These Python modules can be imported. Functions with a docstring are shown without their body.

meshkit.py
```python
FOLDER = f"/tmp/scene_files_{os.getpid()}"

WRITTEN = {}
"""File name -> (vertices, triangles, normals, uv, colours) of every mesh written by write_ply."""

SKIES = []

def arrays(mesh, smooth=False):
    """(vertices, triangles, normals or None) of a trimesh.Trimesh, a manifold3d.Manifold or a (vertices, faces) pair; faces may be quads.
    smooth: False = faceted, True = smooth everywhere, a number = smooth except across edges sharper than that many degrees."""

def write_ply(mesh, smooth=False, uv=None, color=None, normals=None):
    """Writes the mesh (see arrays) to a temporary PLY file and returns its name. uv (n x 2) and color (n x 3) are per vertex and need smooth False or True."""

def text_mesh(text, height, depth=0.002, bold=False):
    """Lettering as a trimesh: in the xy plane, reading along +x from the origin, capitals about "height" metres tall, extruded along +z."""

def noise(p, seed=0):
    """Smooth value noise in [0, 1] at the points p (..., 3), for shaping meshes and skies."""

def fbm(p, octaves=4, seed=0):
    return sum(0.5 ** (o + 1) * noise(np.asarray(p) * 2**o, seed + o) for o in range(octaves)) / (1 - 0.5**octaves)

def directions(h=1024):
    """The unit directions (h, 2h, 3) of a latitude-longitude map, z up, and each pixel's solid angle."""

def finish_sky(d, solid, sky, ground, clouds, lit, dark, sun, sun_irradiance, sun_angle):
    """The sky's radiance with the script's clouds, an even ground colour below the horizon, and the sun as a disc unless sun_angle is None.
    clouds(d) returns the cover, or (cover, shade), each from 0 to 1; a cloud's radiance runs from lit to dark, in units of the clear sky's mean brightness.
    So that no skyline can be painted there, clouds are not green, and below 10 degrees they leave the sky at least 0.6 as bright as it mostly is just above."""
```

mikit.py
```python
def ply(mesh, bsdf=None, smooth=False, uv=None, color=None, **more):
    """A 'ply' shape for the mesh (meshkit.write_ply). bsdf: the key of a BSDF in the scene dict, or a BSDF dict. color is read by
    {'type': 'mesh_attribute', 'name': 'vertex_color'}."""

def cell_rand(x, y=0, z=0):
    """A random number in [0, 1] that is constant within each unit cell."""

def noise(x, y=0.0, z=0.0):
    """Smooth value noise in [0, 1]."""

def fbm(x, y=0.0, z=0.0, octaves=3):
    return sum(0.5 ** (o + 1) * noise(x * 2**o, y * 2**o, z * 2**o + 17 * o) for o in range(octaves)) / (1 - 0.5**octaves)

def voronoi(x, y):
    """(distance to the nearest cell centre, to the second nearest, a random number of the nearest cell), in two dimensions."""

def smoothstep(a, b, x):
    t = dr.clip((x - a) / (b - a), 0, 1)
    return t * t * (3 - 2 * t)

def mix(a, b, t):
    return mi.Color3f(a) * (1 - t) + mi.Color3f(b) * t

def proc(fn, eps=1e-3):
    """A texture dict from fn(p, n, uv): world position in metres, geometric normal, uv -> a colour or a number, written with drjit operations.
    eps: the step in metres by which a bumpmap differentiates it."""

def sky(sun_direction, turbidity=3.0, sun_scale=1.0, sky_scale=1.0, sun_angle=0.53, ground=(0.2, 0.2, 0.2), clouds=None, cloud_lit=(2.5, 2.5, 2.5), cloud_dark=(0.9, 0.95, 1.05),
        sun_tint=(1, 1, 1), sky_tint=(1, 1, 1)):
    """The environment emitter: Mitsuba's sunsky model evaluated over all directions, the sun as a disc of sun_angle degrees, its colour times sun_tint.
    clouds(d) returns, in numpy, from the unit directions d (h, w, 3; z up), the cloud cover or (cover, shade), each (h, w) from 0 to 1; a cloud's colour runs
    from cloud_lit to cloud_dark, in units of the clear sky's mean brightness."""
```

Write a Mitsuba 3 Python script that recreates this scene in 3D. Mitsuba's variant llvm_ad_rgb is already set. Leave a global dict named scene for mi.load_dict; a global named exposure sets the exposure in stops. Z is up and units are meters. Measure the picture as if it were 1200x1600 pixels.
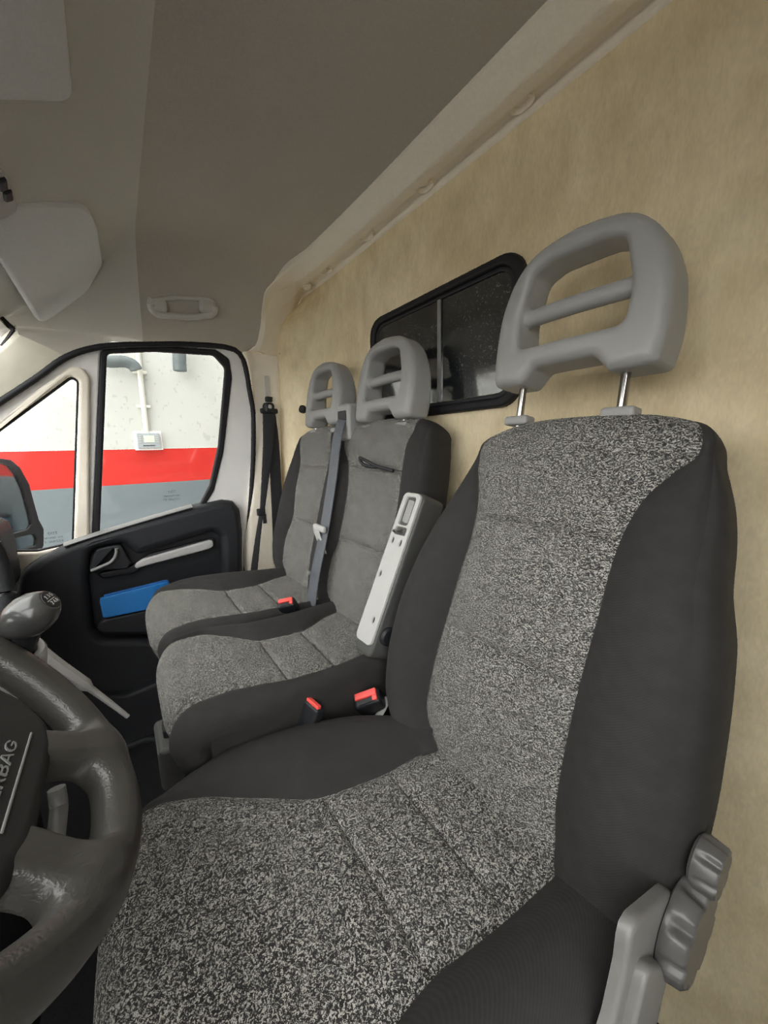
import math
import numpy as np
import trimesh
import mitsuba as mi
import drjit as dr
import mapbox_earcut as earcut
from scipy.interpolate import PchipInterpolator
from scipy.ndimage import distance_transform_edt
from shapely.geometry import Polygon, LineString
import meshkit
import mikit
from mikit import noise, fbm, voronoi, smoothstep, mix, cell_rand

T = mi.ScalarTransform4f
Z0 = 1.55            # the camera stands 1.55 m above the garage floor; meshes are written relative to its height
scene, labels = {}, {}

# ---------------------------------------------------------------- camera, sky, exposure
fwd, right, up = np.array([.81257, -.55759, -.16980]), np.array([-.56880, -.82218, -.02207]), np.array([.12730, -.11451, .98523])
scene['camera'] = {'type': 'perspective', 'fov': 90.0, 'fov_axis': 'x', 'near_clip': .02, 'far_clip': 100.,
                   'to_world': T().look_at(origin=[0, 0, Z0], target=[float(fwd[0]), float(fwd[1]), Z0 + float(fwd[2])], up=up.tolist())}
scene['sky'] = mikit.sky((-.35, .60, .90), turbidity=4.0, sun_scale=0.0, sky_scale=1.0, ground=(.34, .335, .32), sun_angle=3.0,
                         clouds=lambda d: np.ones(d.shape[:2]), cloud_lit=(1.0, 1.0, .98))
exposure = 5.7


# ---------------------------------------------------------------- helpers
def obj(key, mesh, mat, smooth=30, label=None, cat=None, group=None, kind=None, to_world=None):
    base, n = key, 1
    while key in scene:
        key = f'{base}_{n:03d}'
        n += 1
    if isinstance(mesh, dict):
        shape = dict(mesh)
    else:
        v, f, nn = meshkit.arrays(mesh, smooth)
        v = np.array(v, float)
        if to_world is None:
            v[:, 2] += Z0
        path = meshkit.write_ply((v, f), False, normals=nn)
        shape = {'type': 'ply', 'filename': path, 'face_normals': nn is None, 'bsdf': {'type': 'ref', 'id': mat}}
    if to_world is not None:
        shape['to_world'] = to_world
    scene[key] = shape
    tag(key, label, cat, group, kind)
    return key


def tag(key, label=None, cat=None, group=None, kind=None):
    d = {k: v for k, v in (('label', label), ('category', cat), ('group', group), ('kind', kind)) if v}
    if d:
        labels[key] = d
    return key


def cat_(*ms):
    ms = [trimesh.Trimesh(*meshkit.arrays(m)[:2], process=False) for m in ms]
    return trimesh.util.concatenate(ms)


def grid(P, cu=False, cv=False):
    """P[n, m, 3] -> mesh; cu closes the first axis, cv the second."""
    P = np.asarray(P, float)
    n, m = P.shape[:2]
    I = np.arange(n * m).reshape(n, m)
    if cu:
        I = np.vstack([I, I[:1]])
    if cv:
        I = np.hstack([I, I[:, :1]])
    q = np.stack([I[:-1, :-1], I[1:, :-1], I[1:, 1:], I[:-1, 1:]], -1).reshape(-1, 4)
    return trimesh.Trimesh(P.reshape(-1, 3), np.vstack([q[:, [0, 1, 2]], q[:, [0, 2, 3]]]), process=False)


def spline(pts, n=40):
    """A smooth curve through the points (centripetal, chord-length pchip)."""
    pts = np.asarray(pts, float)
    t = np.r_[0, np.cumsum(np.linalg.norm(np.diff(pts, axis=0), axis=1))]
    return PchipInterpolator(t, pts)(np.linspace(0, t[-1], n))


def tube(path, r, n=12, ry=None, upv=(0, 0, 1), closed=False, cap=True):
    """Sweep of an ellipse (r across, ry along 'upv') along a path."""
    p = np.asarray(path, float)
    t = np.gradient(p, axis=0) if not closed else np.roll(p, -1, 0) - np.roll(p, 1, 0)
    t /= np.linalg.norm(t, axis=1, keepdims=True)
    a = np.cross(t, upv)
    bad = np.linalg.norm(a, axis=1) < 1e-3
    a[bad] = np.cross(t[bad], (1, 0, .01))
    a /= np.linalg.norm(a, axis=1, keepdims=True)
    b = np.cross(a, t)
    th = np.arange(n) * 2 * np.pi / n
    r = np.broadcast_to(r, len(p))[:, None, None]
    ry = r if ry is None else np.broadcast_to(ry, len(p))[:, None, None]
    P = p[:, None] + r * np.cos(th)[None, :, None] * a[:, None] + ry * np.sin(th)[None, :, None] * b[:, None]
    if cap and not closed:
        P = np.concatenate([np.repeat(p[:1, None], n, 1), P, np.repeat(p[-1:, None], n, 1)])
    return grid(P, cu=closed, cv=True)


def rbox(size, r=.004, c=(0, 0, 0), R=None, n=2):
    """A box with rounded edges (convex hull of eight small spheres)."""
    s = np.asarray(size, float) / 2 - r
    ball = trimesh.creation.icosphere(subdivisions=n - 1 if n > 1 else 1, radius=r).vertices
    pts = np.concatenate([ball + s * np.array([x, y, z]) for x in (-1, 1) for y in (-1, 1) for z in (-1, 1)])
    m = trimesh.Trimesh(pts, process=False).convex_hull
    v = np.array(m.vertices)
    if R is not None:
        v = v @ np.asarray(R).T
    return trimesh.Trimesh(v + np.asarray(c, float), m.faces, process=False)


def cyl(p0, p1, r, n=20, bev=.0015):
    p0, p1 = np.asarray(p0, float), np.asarray(p1, float)
    L = np.linalg.norm(p1 - p0)
    d = (p1 - p0) / L
    prof = [(0, 0), (r - bev, 0), (r, bev), (r, L - bev), (r - bev, L), (0, L)]
    a = np.cross(d, (0, 0, 1) if abs(d[2]) < .9 else (1, 0, 0))
    a /= np.linalg.norm(a)
    b = np.cross(d, a)
    th = np.arange(n) * 2 * np.pi / n
    ring = np.cos(th)[:, None] * a + np.sin(th)[:, None] * b
    return grid(np.array([p0 + rr * ring + d * h for rr, h in prof]), cv=True)


def ring_round(pts, rad=.01, n=4):
    """Round the corners of a closed 2D outline."""
    p = Polygon(pts)
    q = p.buffer(-rad, join_style=1).buffer(2 * rad, resolution=n).buffer(-rad, resolution=n) if rad else p
    if q.geom_type != 'Polygon':
        q = max(q.geoms, key=lambda g: g.area)
    return q


def resample(ring, step):
    c = np.array(ring.coords)
    L = LineString(c).length
    n = max(8, int(L / step))
    ls = LineString(c)
    return np.array([ls.interpolate(i * L / n).coords[0] for i in range(n)])


def prism(poly, depth, bev=.004, levels=3, fn=None, back=True, step=.012, holes=()):
    """A plate cut from a 2D polygon (with holes): front face at w = depth with rounded edges, back at w = 0; fn(u, v, w) -> xyz."""
    poly = poly if isinstance(poly, Polygon) else Polygon(poly)
    if not poly.is_valid:
        poly = poly.buffer(0)
    for h in holes:
        poly = poly.difference(h if isinstance(h, Polygon) else Polygon(h))
    if poly.geom_type != 'Polygon':
        poly = max(poly.geoms, key=lambda g: g.area)
    poly = poly.simplify(.0004)
    rings = []
    for r, sgn in [(poly.exterior, 1)] + [(h, -1) for h in poly.interiors]:
        c = resample(r, step)
        area = .5 * np.sum(c[:, 0] * np.roll(c[:, 1], -1) - c[:, 1] * np.roll(c[:, 0], -1))
        if (area > 0) != (sgn > 0):
            c = c[::-1]
        t = np.roll(c, -1, 0) - np.roll(c, 1, 0)
        t /= np.linalg.norm(t, axis=1, keepdims=True) + 1e-12
        rings.append((c, np.stack([-t[:, 1], t[:, 0]], 1)))      # inward normal
    V, F, off = [], [], 0
    ends = np.cumsum([len(c) for c, _ in rings]).astype(np.uint32)
    allc = lambda k: np.concatenate([c + k * n for c, n in rings])
    lv = [(0, 0), (0, depth - bev)] + [(bev * (1 - math.cos(a)), depth - bev + bev * math.sin(a)) for a in np.linspace(0, np.pi / 2, levels + 1)[1:]] if bev else [(0, 0), (0, depth)]
    N = int(ends[-1])
    for k, w in lv:
        c = allc(k)
        V.append(np.c_[c, np.full(N, w)])
    starts = np.r_[0, ends[:-1]].astype(int)
    for L in range(len(lv) - 1):
        for s, e in zip(starts, ends):
            i = np.arange(s, e)
            j = np.r_[i[1:], s]
            a, b = L * N, (L + 1) * N
            F += [np.stack([i + a, j + a, j + b], 1), np.stack([i + a, j + b, i + b], 1)]
    cap = np.array(earcut.triangulate_float64(V[-1][:, :2], ends)).reshape(-1, 3).astype(int)
    F.append(cap + (len(lv) - 1) * N)
    if back:
        F.append(np.array(earcut.triangulate_float64(V[0][:, :2], ends)).reshape(-1, 3).astype(int)[:, ::-1])
    V = np.concatenate(V)
    if fn is not None:
        V = np.asarray(fn(V[:, 0], V[:, 1], V[:, 2])).T if not isinstance(fn, np.ndarray) else V @ fn[:3] + fn[3]
    return trimesh.Trimesh(V, np.concatenate(F), process=False)


def frame(o, ex, ey, ez):
    return np.array([ex, ey, ez, o], float)


def surface_nets(F, o, h):
    """Isosurface F = 0 (negative inside) of a sampled field."""
    s = F < 0
    nx, ny, nz = F.shape
    acc = np.zeros((nx - 1, ny - 1, nz - 1, 3))
    cnt = np.zeros((nx - 1, ny - 1, nz - 1))
    corners = [(a, b, c) for a in (0, 1) for b in (0, 1) for c in (0, 1)]
    sl = lambda a, b, c: (slice(a, nx - 1 + a), slice(b, ny - 1 + b), slice(c, nz - 1 + c))
    for i, p in enumerate(corners):
        for q in corners[i + 1:]:
            if sum(abs(np.subtract(p, q))) != 1:
                continue
            fa, fb = F[sl(*p)], F[sl(*q)]
            x = s[sl(*p)] != s[sl(*q)]
            t = np.where(x, fa / np.where(x, fa - fb, 1), 0)
            for k in range(3):
                acc[..., k] += np.where(x, p[k] + t * (q[k] - p[k]), 0)
            cnt += x
    on = cnt > 0
    idx = -np.ones(on.shape, int)
    idx[on] = np.arange(on.sum())
    V = (acc[on] / cnt[on][:, None] + np.argwhere(on)) * h + np.asarray(o)
    Fs = []
    for ax in range(3):
        a, b = [k for k in range(3) if k != ax]
        A = [slice(1, -1)] * 3
        A[ax] = slice(0, -1)
        B = list(A)
        B[ax] = slice(1, None)
        A2 = s[tuple(A)]
        B2 = s[tuple(B)]
        for flip in (0, 1):
            e = np.argwhere((A2 & ~B2) if not flip else (~A2 & B2))
            e[:, a] += 1
            e[:, b] += 1
            def g(da, db):
                q = e.copy()
                q[:, a] -= da
                q[:, b] -= db
                return idx[q[:, 0], q[:, 1], q[:, 2]]
            quad = np.stack([g(1, 1), g(0, 1), g(0, 0), g(1, 0)], 1)
            if flip ^ (ax == 1):
                quad = quad[:, ::-1]
            Fs.append(quad)
    Q = np.vstack(Fs)
    return trimesh.Trimesh(V, np.vstack([Q[:, [0, 1, 2]], Q[:, [0, 2, 3]]]), process=False)


def sd2(poly, X, Y):
    """Signed distance to a 2D polygon on a grid (negative inside)."""
    import shapely
    P = shapely.points(X.ravel(), Y.ravel())
    d = shapely.distance(poly.exterior, P)
    return np.where(shapely.contains(poly, P), -d, d).reshape(X.shape)


# ---------------------------------------------------------------- materials
def two(b):
    return {'type': 'twosided', 'bsdf': b}


def mat(key, color, rough=.6, spec=.5, metallic=0., bump=None, bscale=1., eps=5e-4, **kw):
    c = {'type': 'rgb', 'value': list(color)} if isinstance(color, (tuple, list)) else mikit.proc(color)
    b = {'type': 'principled', 'base_color': c, 'roughness': rough, 'specular': spec, 'metallic': metallic, **kw}
    if bump is not None:
        b = {'type': 'bumpmap', 'arbitrary': mikit.proc(bump, eps), 'scale': bscale, 'bsdf': b}
    scene[key] = two(b)


def speckle(dark, light, freq=560., thr=.53):
    def fn(p, n, uv):
        a = noise(p.x * freq + p.z * 130, p.y * freq - p.z * 90, p.z * freq + p.x * 110)
        b = noise(p.x * freq * .33 + 31, p.y * freq * .33 - p.z * 60, p.z * freq * .33)
        k = smoothstep(thr - .04, thr + .06, a * .55 + b * .45)
        wear = .9 + .2 * fbm(p.x * 9, p.y * 9, p.z * 9)
        return mix(mi.Color3f(*dark), mi.Color3f(*light), k) * wear
    return fn


mat('fabric_speckle', speckle((.022, .0215, .021), (.40, .385, .355), 1900., .55), .95, .1)


def twill(p, n, uv):
    s = dr.sin((p.z * 1.0 + p.x * .75 + p.y * .45) * 2300)
    g = fbm(p.x * 60, p.y * 60, p.z * 60)
    return mi.Color3f(.031, .030, .029) * (.92 + .07 * s + .25 * (g - .5))


mat('fabric_dark', twill, .85, .2, sheen=.4)
mat('fabric_seam', (.012, .012, .012), .9, .1)


def leather(p):
    return fbm(p.x * 700, p.y * 700, p.z * 700, 2)


mat('plastic_headrest', (.26, .26, .25), .42, .45, bump=lambda p, n, uv: leather(p), bscale=.00025)
mat('plastic_black', (.014, .015, .017), .5, .4)
mat('plastic_panel', (.015, .0165, .0195), .55, .4, bump=lambda p, n, uv: leather(p), bscale=.0002)
mat('plastic_grey', (.20, .20, .195), .5, .4)
mat('armrest_grey', (.065, .065, .062), .5, .4)
mat('knob_grey', (.075, .073, .07), .33, .5)
mat('plastic_light', (.42, .42, .40), .45, .4)
mat('plastic_silver', (.46, .45, .44), .4, .5)
mat('wheel_rim', (.050, .048, .043), .30, .5, bump=lambda p, n, uv: leather(p), bscale=.0004)
mat('wheel_hub', (.02, .021, .021), .6, .4)
mat('knob_gloss', (.05, .05, .048), .2, .6, clearcoat=.4)
mat('rubber', (.012, .012, .014), .6, .35)
mat('lever_grey', (.15, .148, .14), .4, .5)
mat('chrome', (.34, .325, .30), .16, .5, 1.0)
mat('steel', (.50, .50, .49), .4, .5, .55)
mat('red_plastic', (.80, .085, .07), .4, .5)
mat('webbing', lambda p, n, uv: mi.Color3f(.022, .022, .024) * (.8 + .3 * dr.sin(p.z * 2600)), .7, .3)
mat('webbing_grey', lambda p, n, uv: mi.Color3f(.10, .11, .125) * (.85 + .2 * dr.sin(p.z * 2600)), .55, .5)


def headliner_col(p, n, uv):
    g = fbm(p.x * 420, p.y * 420, p.z * 420, 2)
    s = fbm(p.x * 5, p.y * 5, p.z * 5)
    return mi.Color3f(.42, .39, .34) * (.88 + .16 * g + .10 * s)


mat('headliner', headliner_col, .95, .1)
mat('headliner_lit', lambda p, n, uv: mi.Color3f(.53, .515, .47) * (.95 + .08 * fbm(p.x * 420, p.y * 420, p.z * 420, 2)), .9, .2)  # same headliner in a paler colour that stands for light falling there
mat('trim_beige', lambda p, n, uv: mi.Color3f(.79, .73, .615) * (.95 + .1 * fbm(p.x * 300, p.y * 300, p.z * 300, 2)), .6, .35)
mat('trim_grey', lambda p, n, uv: mi.Color3f(.50, .485, .45) * (.95 + .1 * fbm(p.x * 300, p.y * 300, p.z * 300, 2)), .6, .35)
mat('visor', lambda p, n, uv: mi.Color3f(.62, .625, .62) * (.95 + .1 * fbm(p.x * 300, p.y * 300, p.z * 300, 2)), .7, .3)


def bulkhead_col(p, n, uv):
    g = fbm(p.x * 30, p.z * 17, p.y * 20, 4)
    s = fbm(p.x * 5.5 + 7, p.z * 4.5, 3., 3)
    f = noise(p.x * 420, p.z * 150, p.y * 150) * .6 + noise(p.x * 150, p.z * 60, 3.) * .4
    return mix(mi.Color3f(.62, .515, .32), mi.Color3f(.82, .715, .49), dr.clip(.5 + 1.3 * (s - .5) + 1.2 * (g - .5), 0, 1)) * (.92 + .16 * f)


mat('bulkhead', bulkhead_col, .8, .25)
mat('paint_white', (.80, .785, .76), .35, .5)
mat('paint_cream', (.55, .52, .42), .5, .4)
mat('van_outside', (.62, .62, .62), .3, .5, clearcoat=.6)
mat('mirror_glass', (.85, .87, .86), .03, .5, 1.0)
mat('folder_blue', (.022, .20, .55), .35, .5)
mat('folder_blue_inner', (.02, .12, .36), .5, .4)
mat('mat_floor', lambda p, n, uv: mi.Color3f(.016, .017, .018) * (.7 + .6 * noise(p.x * 500, p.y * 500, p.z * 300)), .9, .2)
mat('hose', lambda p, n, uv: mi.Color3f(.11, .135, .135) * (.8 + .3 * fbm(p.x * 30, p.y * 30, p.z * 30)), .6, .4)
mat('conduit_paint', (.70, .70, .62), .5, .4)
mat('panel_grey', (.33, .37, .38), .5, .4)
mat('lcd', (.58, .64, .52), .3, .5)
mat('ink', (.03, .035, .035), .7, .2)
mat('hub_text', (.20, .205, .205), .4, .5)
mat('white_text', (.42, .43, .42), .5, .3)


def garage_wall_col(p, n, uv):
    z = p.z
    dirt = fbm(p.x * 2, p.y * 2.2, p.z * 2.2, 4)
    speck = smoothstep(.86, .90, noise(p.y * 55 + 3, p.z * 40, 5.))
    white = mi.Color3f(.52, .537, .494) * (.93 + .1 * dirt) * (1 - .12 * speck)
    red = mi.Color3f(.54, .024, .016) * (.97 + .06 * dirt)
    grey = mi.Color3f(.145, .175, .185) * (.95 + .1 * dirt)
    c = dr.select(z > 1.565, white, dr.select(z > 1.318, red, grey))
    return c


mat('garage_wall', garage_wall_col, .6, .35)
mat('garage_floor', lambda p, n, uv: mi.Color3f(.70, .68, .63) * (.8 + .4 * fbm(p.x * 3, p.y * 3, 1., 4)), .6, .4)
mat('garage_pale', (.72, .72, .69), .8, .2)
mat('yard_ground', lambda p, n, uv: mi.Color3f(.16, .155, .15) * (.8 + .4 * fbm(p.x * 3, p.y * 3, 1., 4)), .8, .3)
mat('garage_dark', (.16, .15, .14), .8, .2)
mat('cabinet_blue', (.02, .14, .30), .4, .5)
mat('poster_print', lambda p, n, uv: mix(mix(mi.Color3f(.75, .70, .6), mi.Color3f(.35, .4, .32), smoothstep(.45, .55, noise(p.y * 22, p.z * 22, p.x * 22))), mi.Color3f(.75, .42, .22), smoothstep(.6, .66, noise(p.y * 16 + 4, p.z * 16, p.x * 16))), .5, .3)
scene['glass'] = {'type': 'thindielectric', 'int_ior': 1.5}


def tint_col(p, n, uv):
    sp = smoothstep(.80, .86, noise(p.x * 330, p.z * 330, 1.)) * smoothstep(.35, .7, fbm(p.x * 12, p.z * 12, 4.))
    return mi.Color3f(.006, .008, .009) + mi.Color3f(.10, .11, .11) * sp


scene['glass_dark'] = two({'type': 'blendbsdf', 'weight': .10, 'a': {'type': 'principled', 'base_color': mikit.proc(tint_col), 'roughness': .05, 'specular': 1.0},
                           'b': {'type': 'roughconductor', 'alpha': .02, 'specular_reflectance': {'type': 'rgb', 'value': [.9, .9, .9]}}})

# ---------------------------------------------------------------- structure: van cab shell
XW = lambda z: 1.72 - .16 * (z + .25)      # inner plane of the passenger door's glass


def headz(x, y):
    main = np.full(np.broadcast(x, y).shape, .665)
    front = .665 - .78 * (y + .125)
    a = np.minimum(main, front)
    kk = np.maximum(.035 - np.abs(main - front), 0) / .035
    u = np.clip((x - 1.32) / .335, 0, 1)
    side = .72 - .33 * u ** 2.2
    h = np.maximum(.05 - np.abs(a - side), 0) / .05
    return np.minimum(a, side) - h * h * .0125 - kk * kk * .00875


xs = np.r_[np.linspace(-.16, 1.2, 22), 1.24 + .415 * np.linspace(0, 1, 36)]
L1 = np.array([(-.2, -.62, .665), (.9, -.62, .665), (1.30, -.612, .66)] + [(1.513, -.562, .622), (1.544, -.533, .584), (1.562, -.530, .557), (1.599, -.529, .498), (1.629, -.524, .445), (1.648, -.508, .404), (1.655, -.484, .390)])
yrear = lambda x: PchipInterpolator(L1[:, 0], L1[:, 1])(np.minimum(x, L1[-1, 0])) - .006
def roof_grid(y0, y1, n):
    G = np.array([[(x, y, headz(x, y)) for y in np.linspace(yrear(x) if y0 is None else y0, y1, n)] for x in xs])
    e = G[-1:]
    sk = np.where(e[..., 1] < -.03, .377, .377 - .06 * np.clip((e[..., 1] + .03) / .05, 0, 1) - .35 * np.maximum(e[..., 1], 0))
    return grid(np.concatenate([G, e + (.008, 0, -.006), np.stack([e[..., 0] + .035, e[..., 1], sk], -1)]))
obj('ceiling', roof_grid(None, -.125, 22), 'headliner', True, 'grey-beige fabric headliner over the cab', kind='structure')
obj('ceiling_front', roof_grid(-.125, .245, 30), 'headliner_lit', True, 'front part of the headliner, coloured paler for the light on it', kind='structure')

# bulkhead
def bulk_y(x, z):
    up_ = np.clip((z - .47) / .18, 0, 1)
    up_ = up_ * up_ * (3 - 2 * up_)
    t = np.clip((x - 1.40) / .26, 0, 1)
    return -.74 + (1 - up_) * .135 * t * t * (3 - 2 * t)


xs = np.r_[np.linspace(-.20, 1.38, 22), np.linspace(1.40, 1.80, 28)]
zs = np.linspace(-1.12, .70, 46)
G = np.array([[(x, bulk_y(x, z) + .0012 * (meshkit.fbm(np.array([x * 5, z * 5, 1.])) - .5) * 2, z) for z in zs] for x in xs])
obj('wall_rear', grid(G), 'bulkhead', True, 'mottled beige bulkhead panel behind the seats', kind='structure')
obj('wall_rear__cap', cyl((1.545, -.672, .155), (1.538, -.652, .158), .016, 16), 'rubber', 30, 'dark oval cap in the panel')

# cross beam above the bulkhead, bent down to the pillar
l1 = np.vstack([[(-.16, -.62, .666)], L1[1:]]) + (0, 0, -.002)
l2 = np.array([(-.16, -.668, .625), (.9, -.668, .625), (1.30, -.662, .625)] + [(1.520, -.654, .627), (1.520, -.654, .627)] [:1] + [(1.560, -.581, .593), (1.560, -.581, .593)][:1] + [(1.580, -.554, .548), (1.580, -.554, .548)][:1] + [(1.600, -.548, .482), (1.600, -.534, .428), (1.600, -.513, .380)])
l3 = np.array([(-.16, -.745, .63), (.6, -.745, .63), (1.2, -.745, .63), (1.56, -.745, .63)] + [(1.660, -.731, .627), (1.660, -.701, .579), (1.660, -.682, .499), (1.660, -.660, .426), (1.660, -.620, .376)])
def resp(l, n=60):
    t = np.linspace(0, 1, len(l))
    return PchipInterpolator(t, l)(np.linspace(0, 1, n))
def bylen(l, n=70):
    t = np.r_[0, np.cumsum(np.linalg.norm(np.diff(l, axis=0), axis=1))]
    k = int(np.argmax(l[:, 0] >= 1.29))
    return PchipInterpolator(t, l)(np.r_[np.linspace(0, t[k], 30)[:-1], np.linspace(t[k], t[-1], n - 29)])
a, b, c = bylen(l1), bylen(l2), bylen(l3)
kf = np.clip((a[:, :1] - 1.42) / .14, 0, 1)
nr = np.c_[.9 * kf, 0 * kf, 1 - .8 * kf]           # away from the cab
rec = nr * (1 - kf) ** 2
mx = lambda k, p, q: p * (1 - k) + q * k
rows = [a + nr * .03, a + nr * .003 + (0, -.001, 0), a - nr * .004 + (0, -.004, 0), mx(.10, a, b) - nr * .005, mx(.5, a, b) - nr * .003, mx(.86, a, b) - nr * .002, mx(.95, a, b) - nr * .001, mx(.02, b, c) + nr * .001, mx(.08, b, c) + nr * .001, mx(.36, b, c) + nr * .001, mx(.40, b, c) + nr * .002 + rec * .003, mx(.42, b, c) + nr * .002 + rec * .012,
        mx(.84, b, c) + nr * .002 + rec * .012, mx(.86, b, c) + nr * .002 + rec * .003, mx(.88, b, c) - nr * .001, mx(.96, b, c) - nr * .003, mx(.99, b, c) - nr * .002, c + nr * .002, c + nr * .012 + (0, .004, 0)]
obj('trim_1', grid(np.array(rows)), 'trim_beige', 50, 'beige moulded cross beam between headliner and bulkhead', kind='structure')
for x in (.545, .825, 1.10, 1.375, 1.535):
    y, z = (-.7125, .640)
    if x > 1.5:
        y, z = -.700, .632
    m = grid(np.array([[(x + rr * 1.5 * math.cos(t), y + rr * math.sin(t), z + h) for t in np.arange(20) * math.pi / 10] for rr, h in ((.0185, .004), (.0185, -.004), (.017, -.006), (.014, -.0045), (.010, .003), (0.0001, .004))]), cv=True)
    obj('trim_1__screw_recess', m, 'trim_beige', 40)

# passenger B-pillar trim
low = [(1.655, -.468, .385), (1.66, -.49, .16), (1.675, -.46, -.16), (1.70, -.42, -.52), (1.71, -.41, -.98)]
high = [(1.645, -.62, .375), (1.655, -.605, .14), (1.668, -.60, -.06), (1.69, -.59, -.5), (1.70, -.59, -.98)]
a, b = resp(np.array(low), 40), resp(np.array(high), 40)
d = lambda k, x: a * (1 - k) + b * k + (x, 0, 0)
rows = [d(-.02, .05), d(0, .008), d(.05, -.004), d(.12, -.008), d(.3, -.010), d(.7, -.010), d(.84, -.012), d(.92, -.006), d(1.0, 0), d(1.03, .03)]
obj('trim_2', grid(np.array(rows)), 'trim_beige', 40, 'beige plastic cover of the passenger door pillar', kind='structure')
cap = grid(np.array([[r[0] for r in rows], [r[0] + (0.03, 0, .012) for r in rows]]))
obj('trim_2__ledge', cap, 'trim_beige', 30)
for p in [(1.632, -.541, .382), (1.632, -.613, .387)]:
    obj('trim_2__screw', cyl(np.array(p) + (0, 0, -.001), np.array(p) + (-.003, .0, .004), .006, 12), 'plastic_light', 30)
q = np.array([(1.644, -.543, .294), (1.644, -.562, .296), (1.644, -.559, .187), (1.644, -.540, .186)])
slot = prism(Polygon(q[:, 1:]), .002, 0, fn=lambda u, v, w: (1.6385 - w, u, v))
obj('trim_2__height_slot', slot, 'trim_grey', 20)
obj('trim_2__height_knob', rbox((.02, .028, .022), .005, [(1.636, -.552, .202), (1.636, -.552, .202)][0]), 'plastic_black', 40, 'small black height adjuster knob')

# driver side pillar edge and sill, floor, cowl (outside the frame or hardly seen)
obj('floor', rbox((1.95, 1.85, .05), .004, (.815, .16, -1.14)), 'mat_floor', 30, 'dark rubber covered cab floor', kind='structure')

# A-pillar trim on the passenger side
ins = np.array([(1.600, .195, .347), (1.600, .242, .295)] + [(1.66, .55, .10), (1.72, .85, -.12)])
outs = np.array([(1.602, .091, .299), (1.612, .167, .237), (1.625, .265, .158)] + [(1.74, .55, -.06), (1.79, .85, -.30)])
a, b = resp(ins, 24), resp(outs, 24)
rows = [a + (.01, .004, .03), a, a * .93 + b * .07 - (.006, 0, 0), a * .5 + b * .5 - (.008, .0, 0), a * .06 + b * .94 - (.002, 0, 0), b, b + (.05, 0, -.0)]
obj('trim_3', grid(np.array(rows)), 'paint_cream', 40, 'cream painted windscreen pillar at the passenger side', kind='structure')

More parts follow.
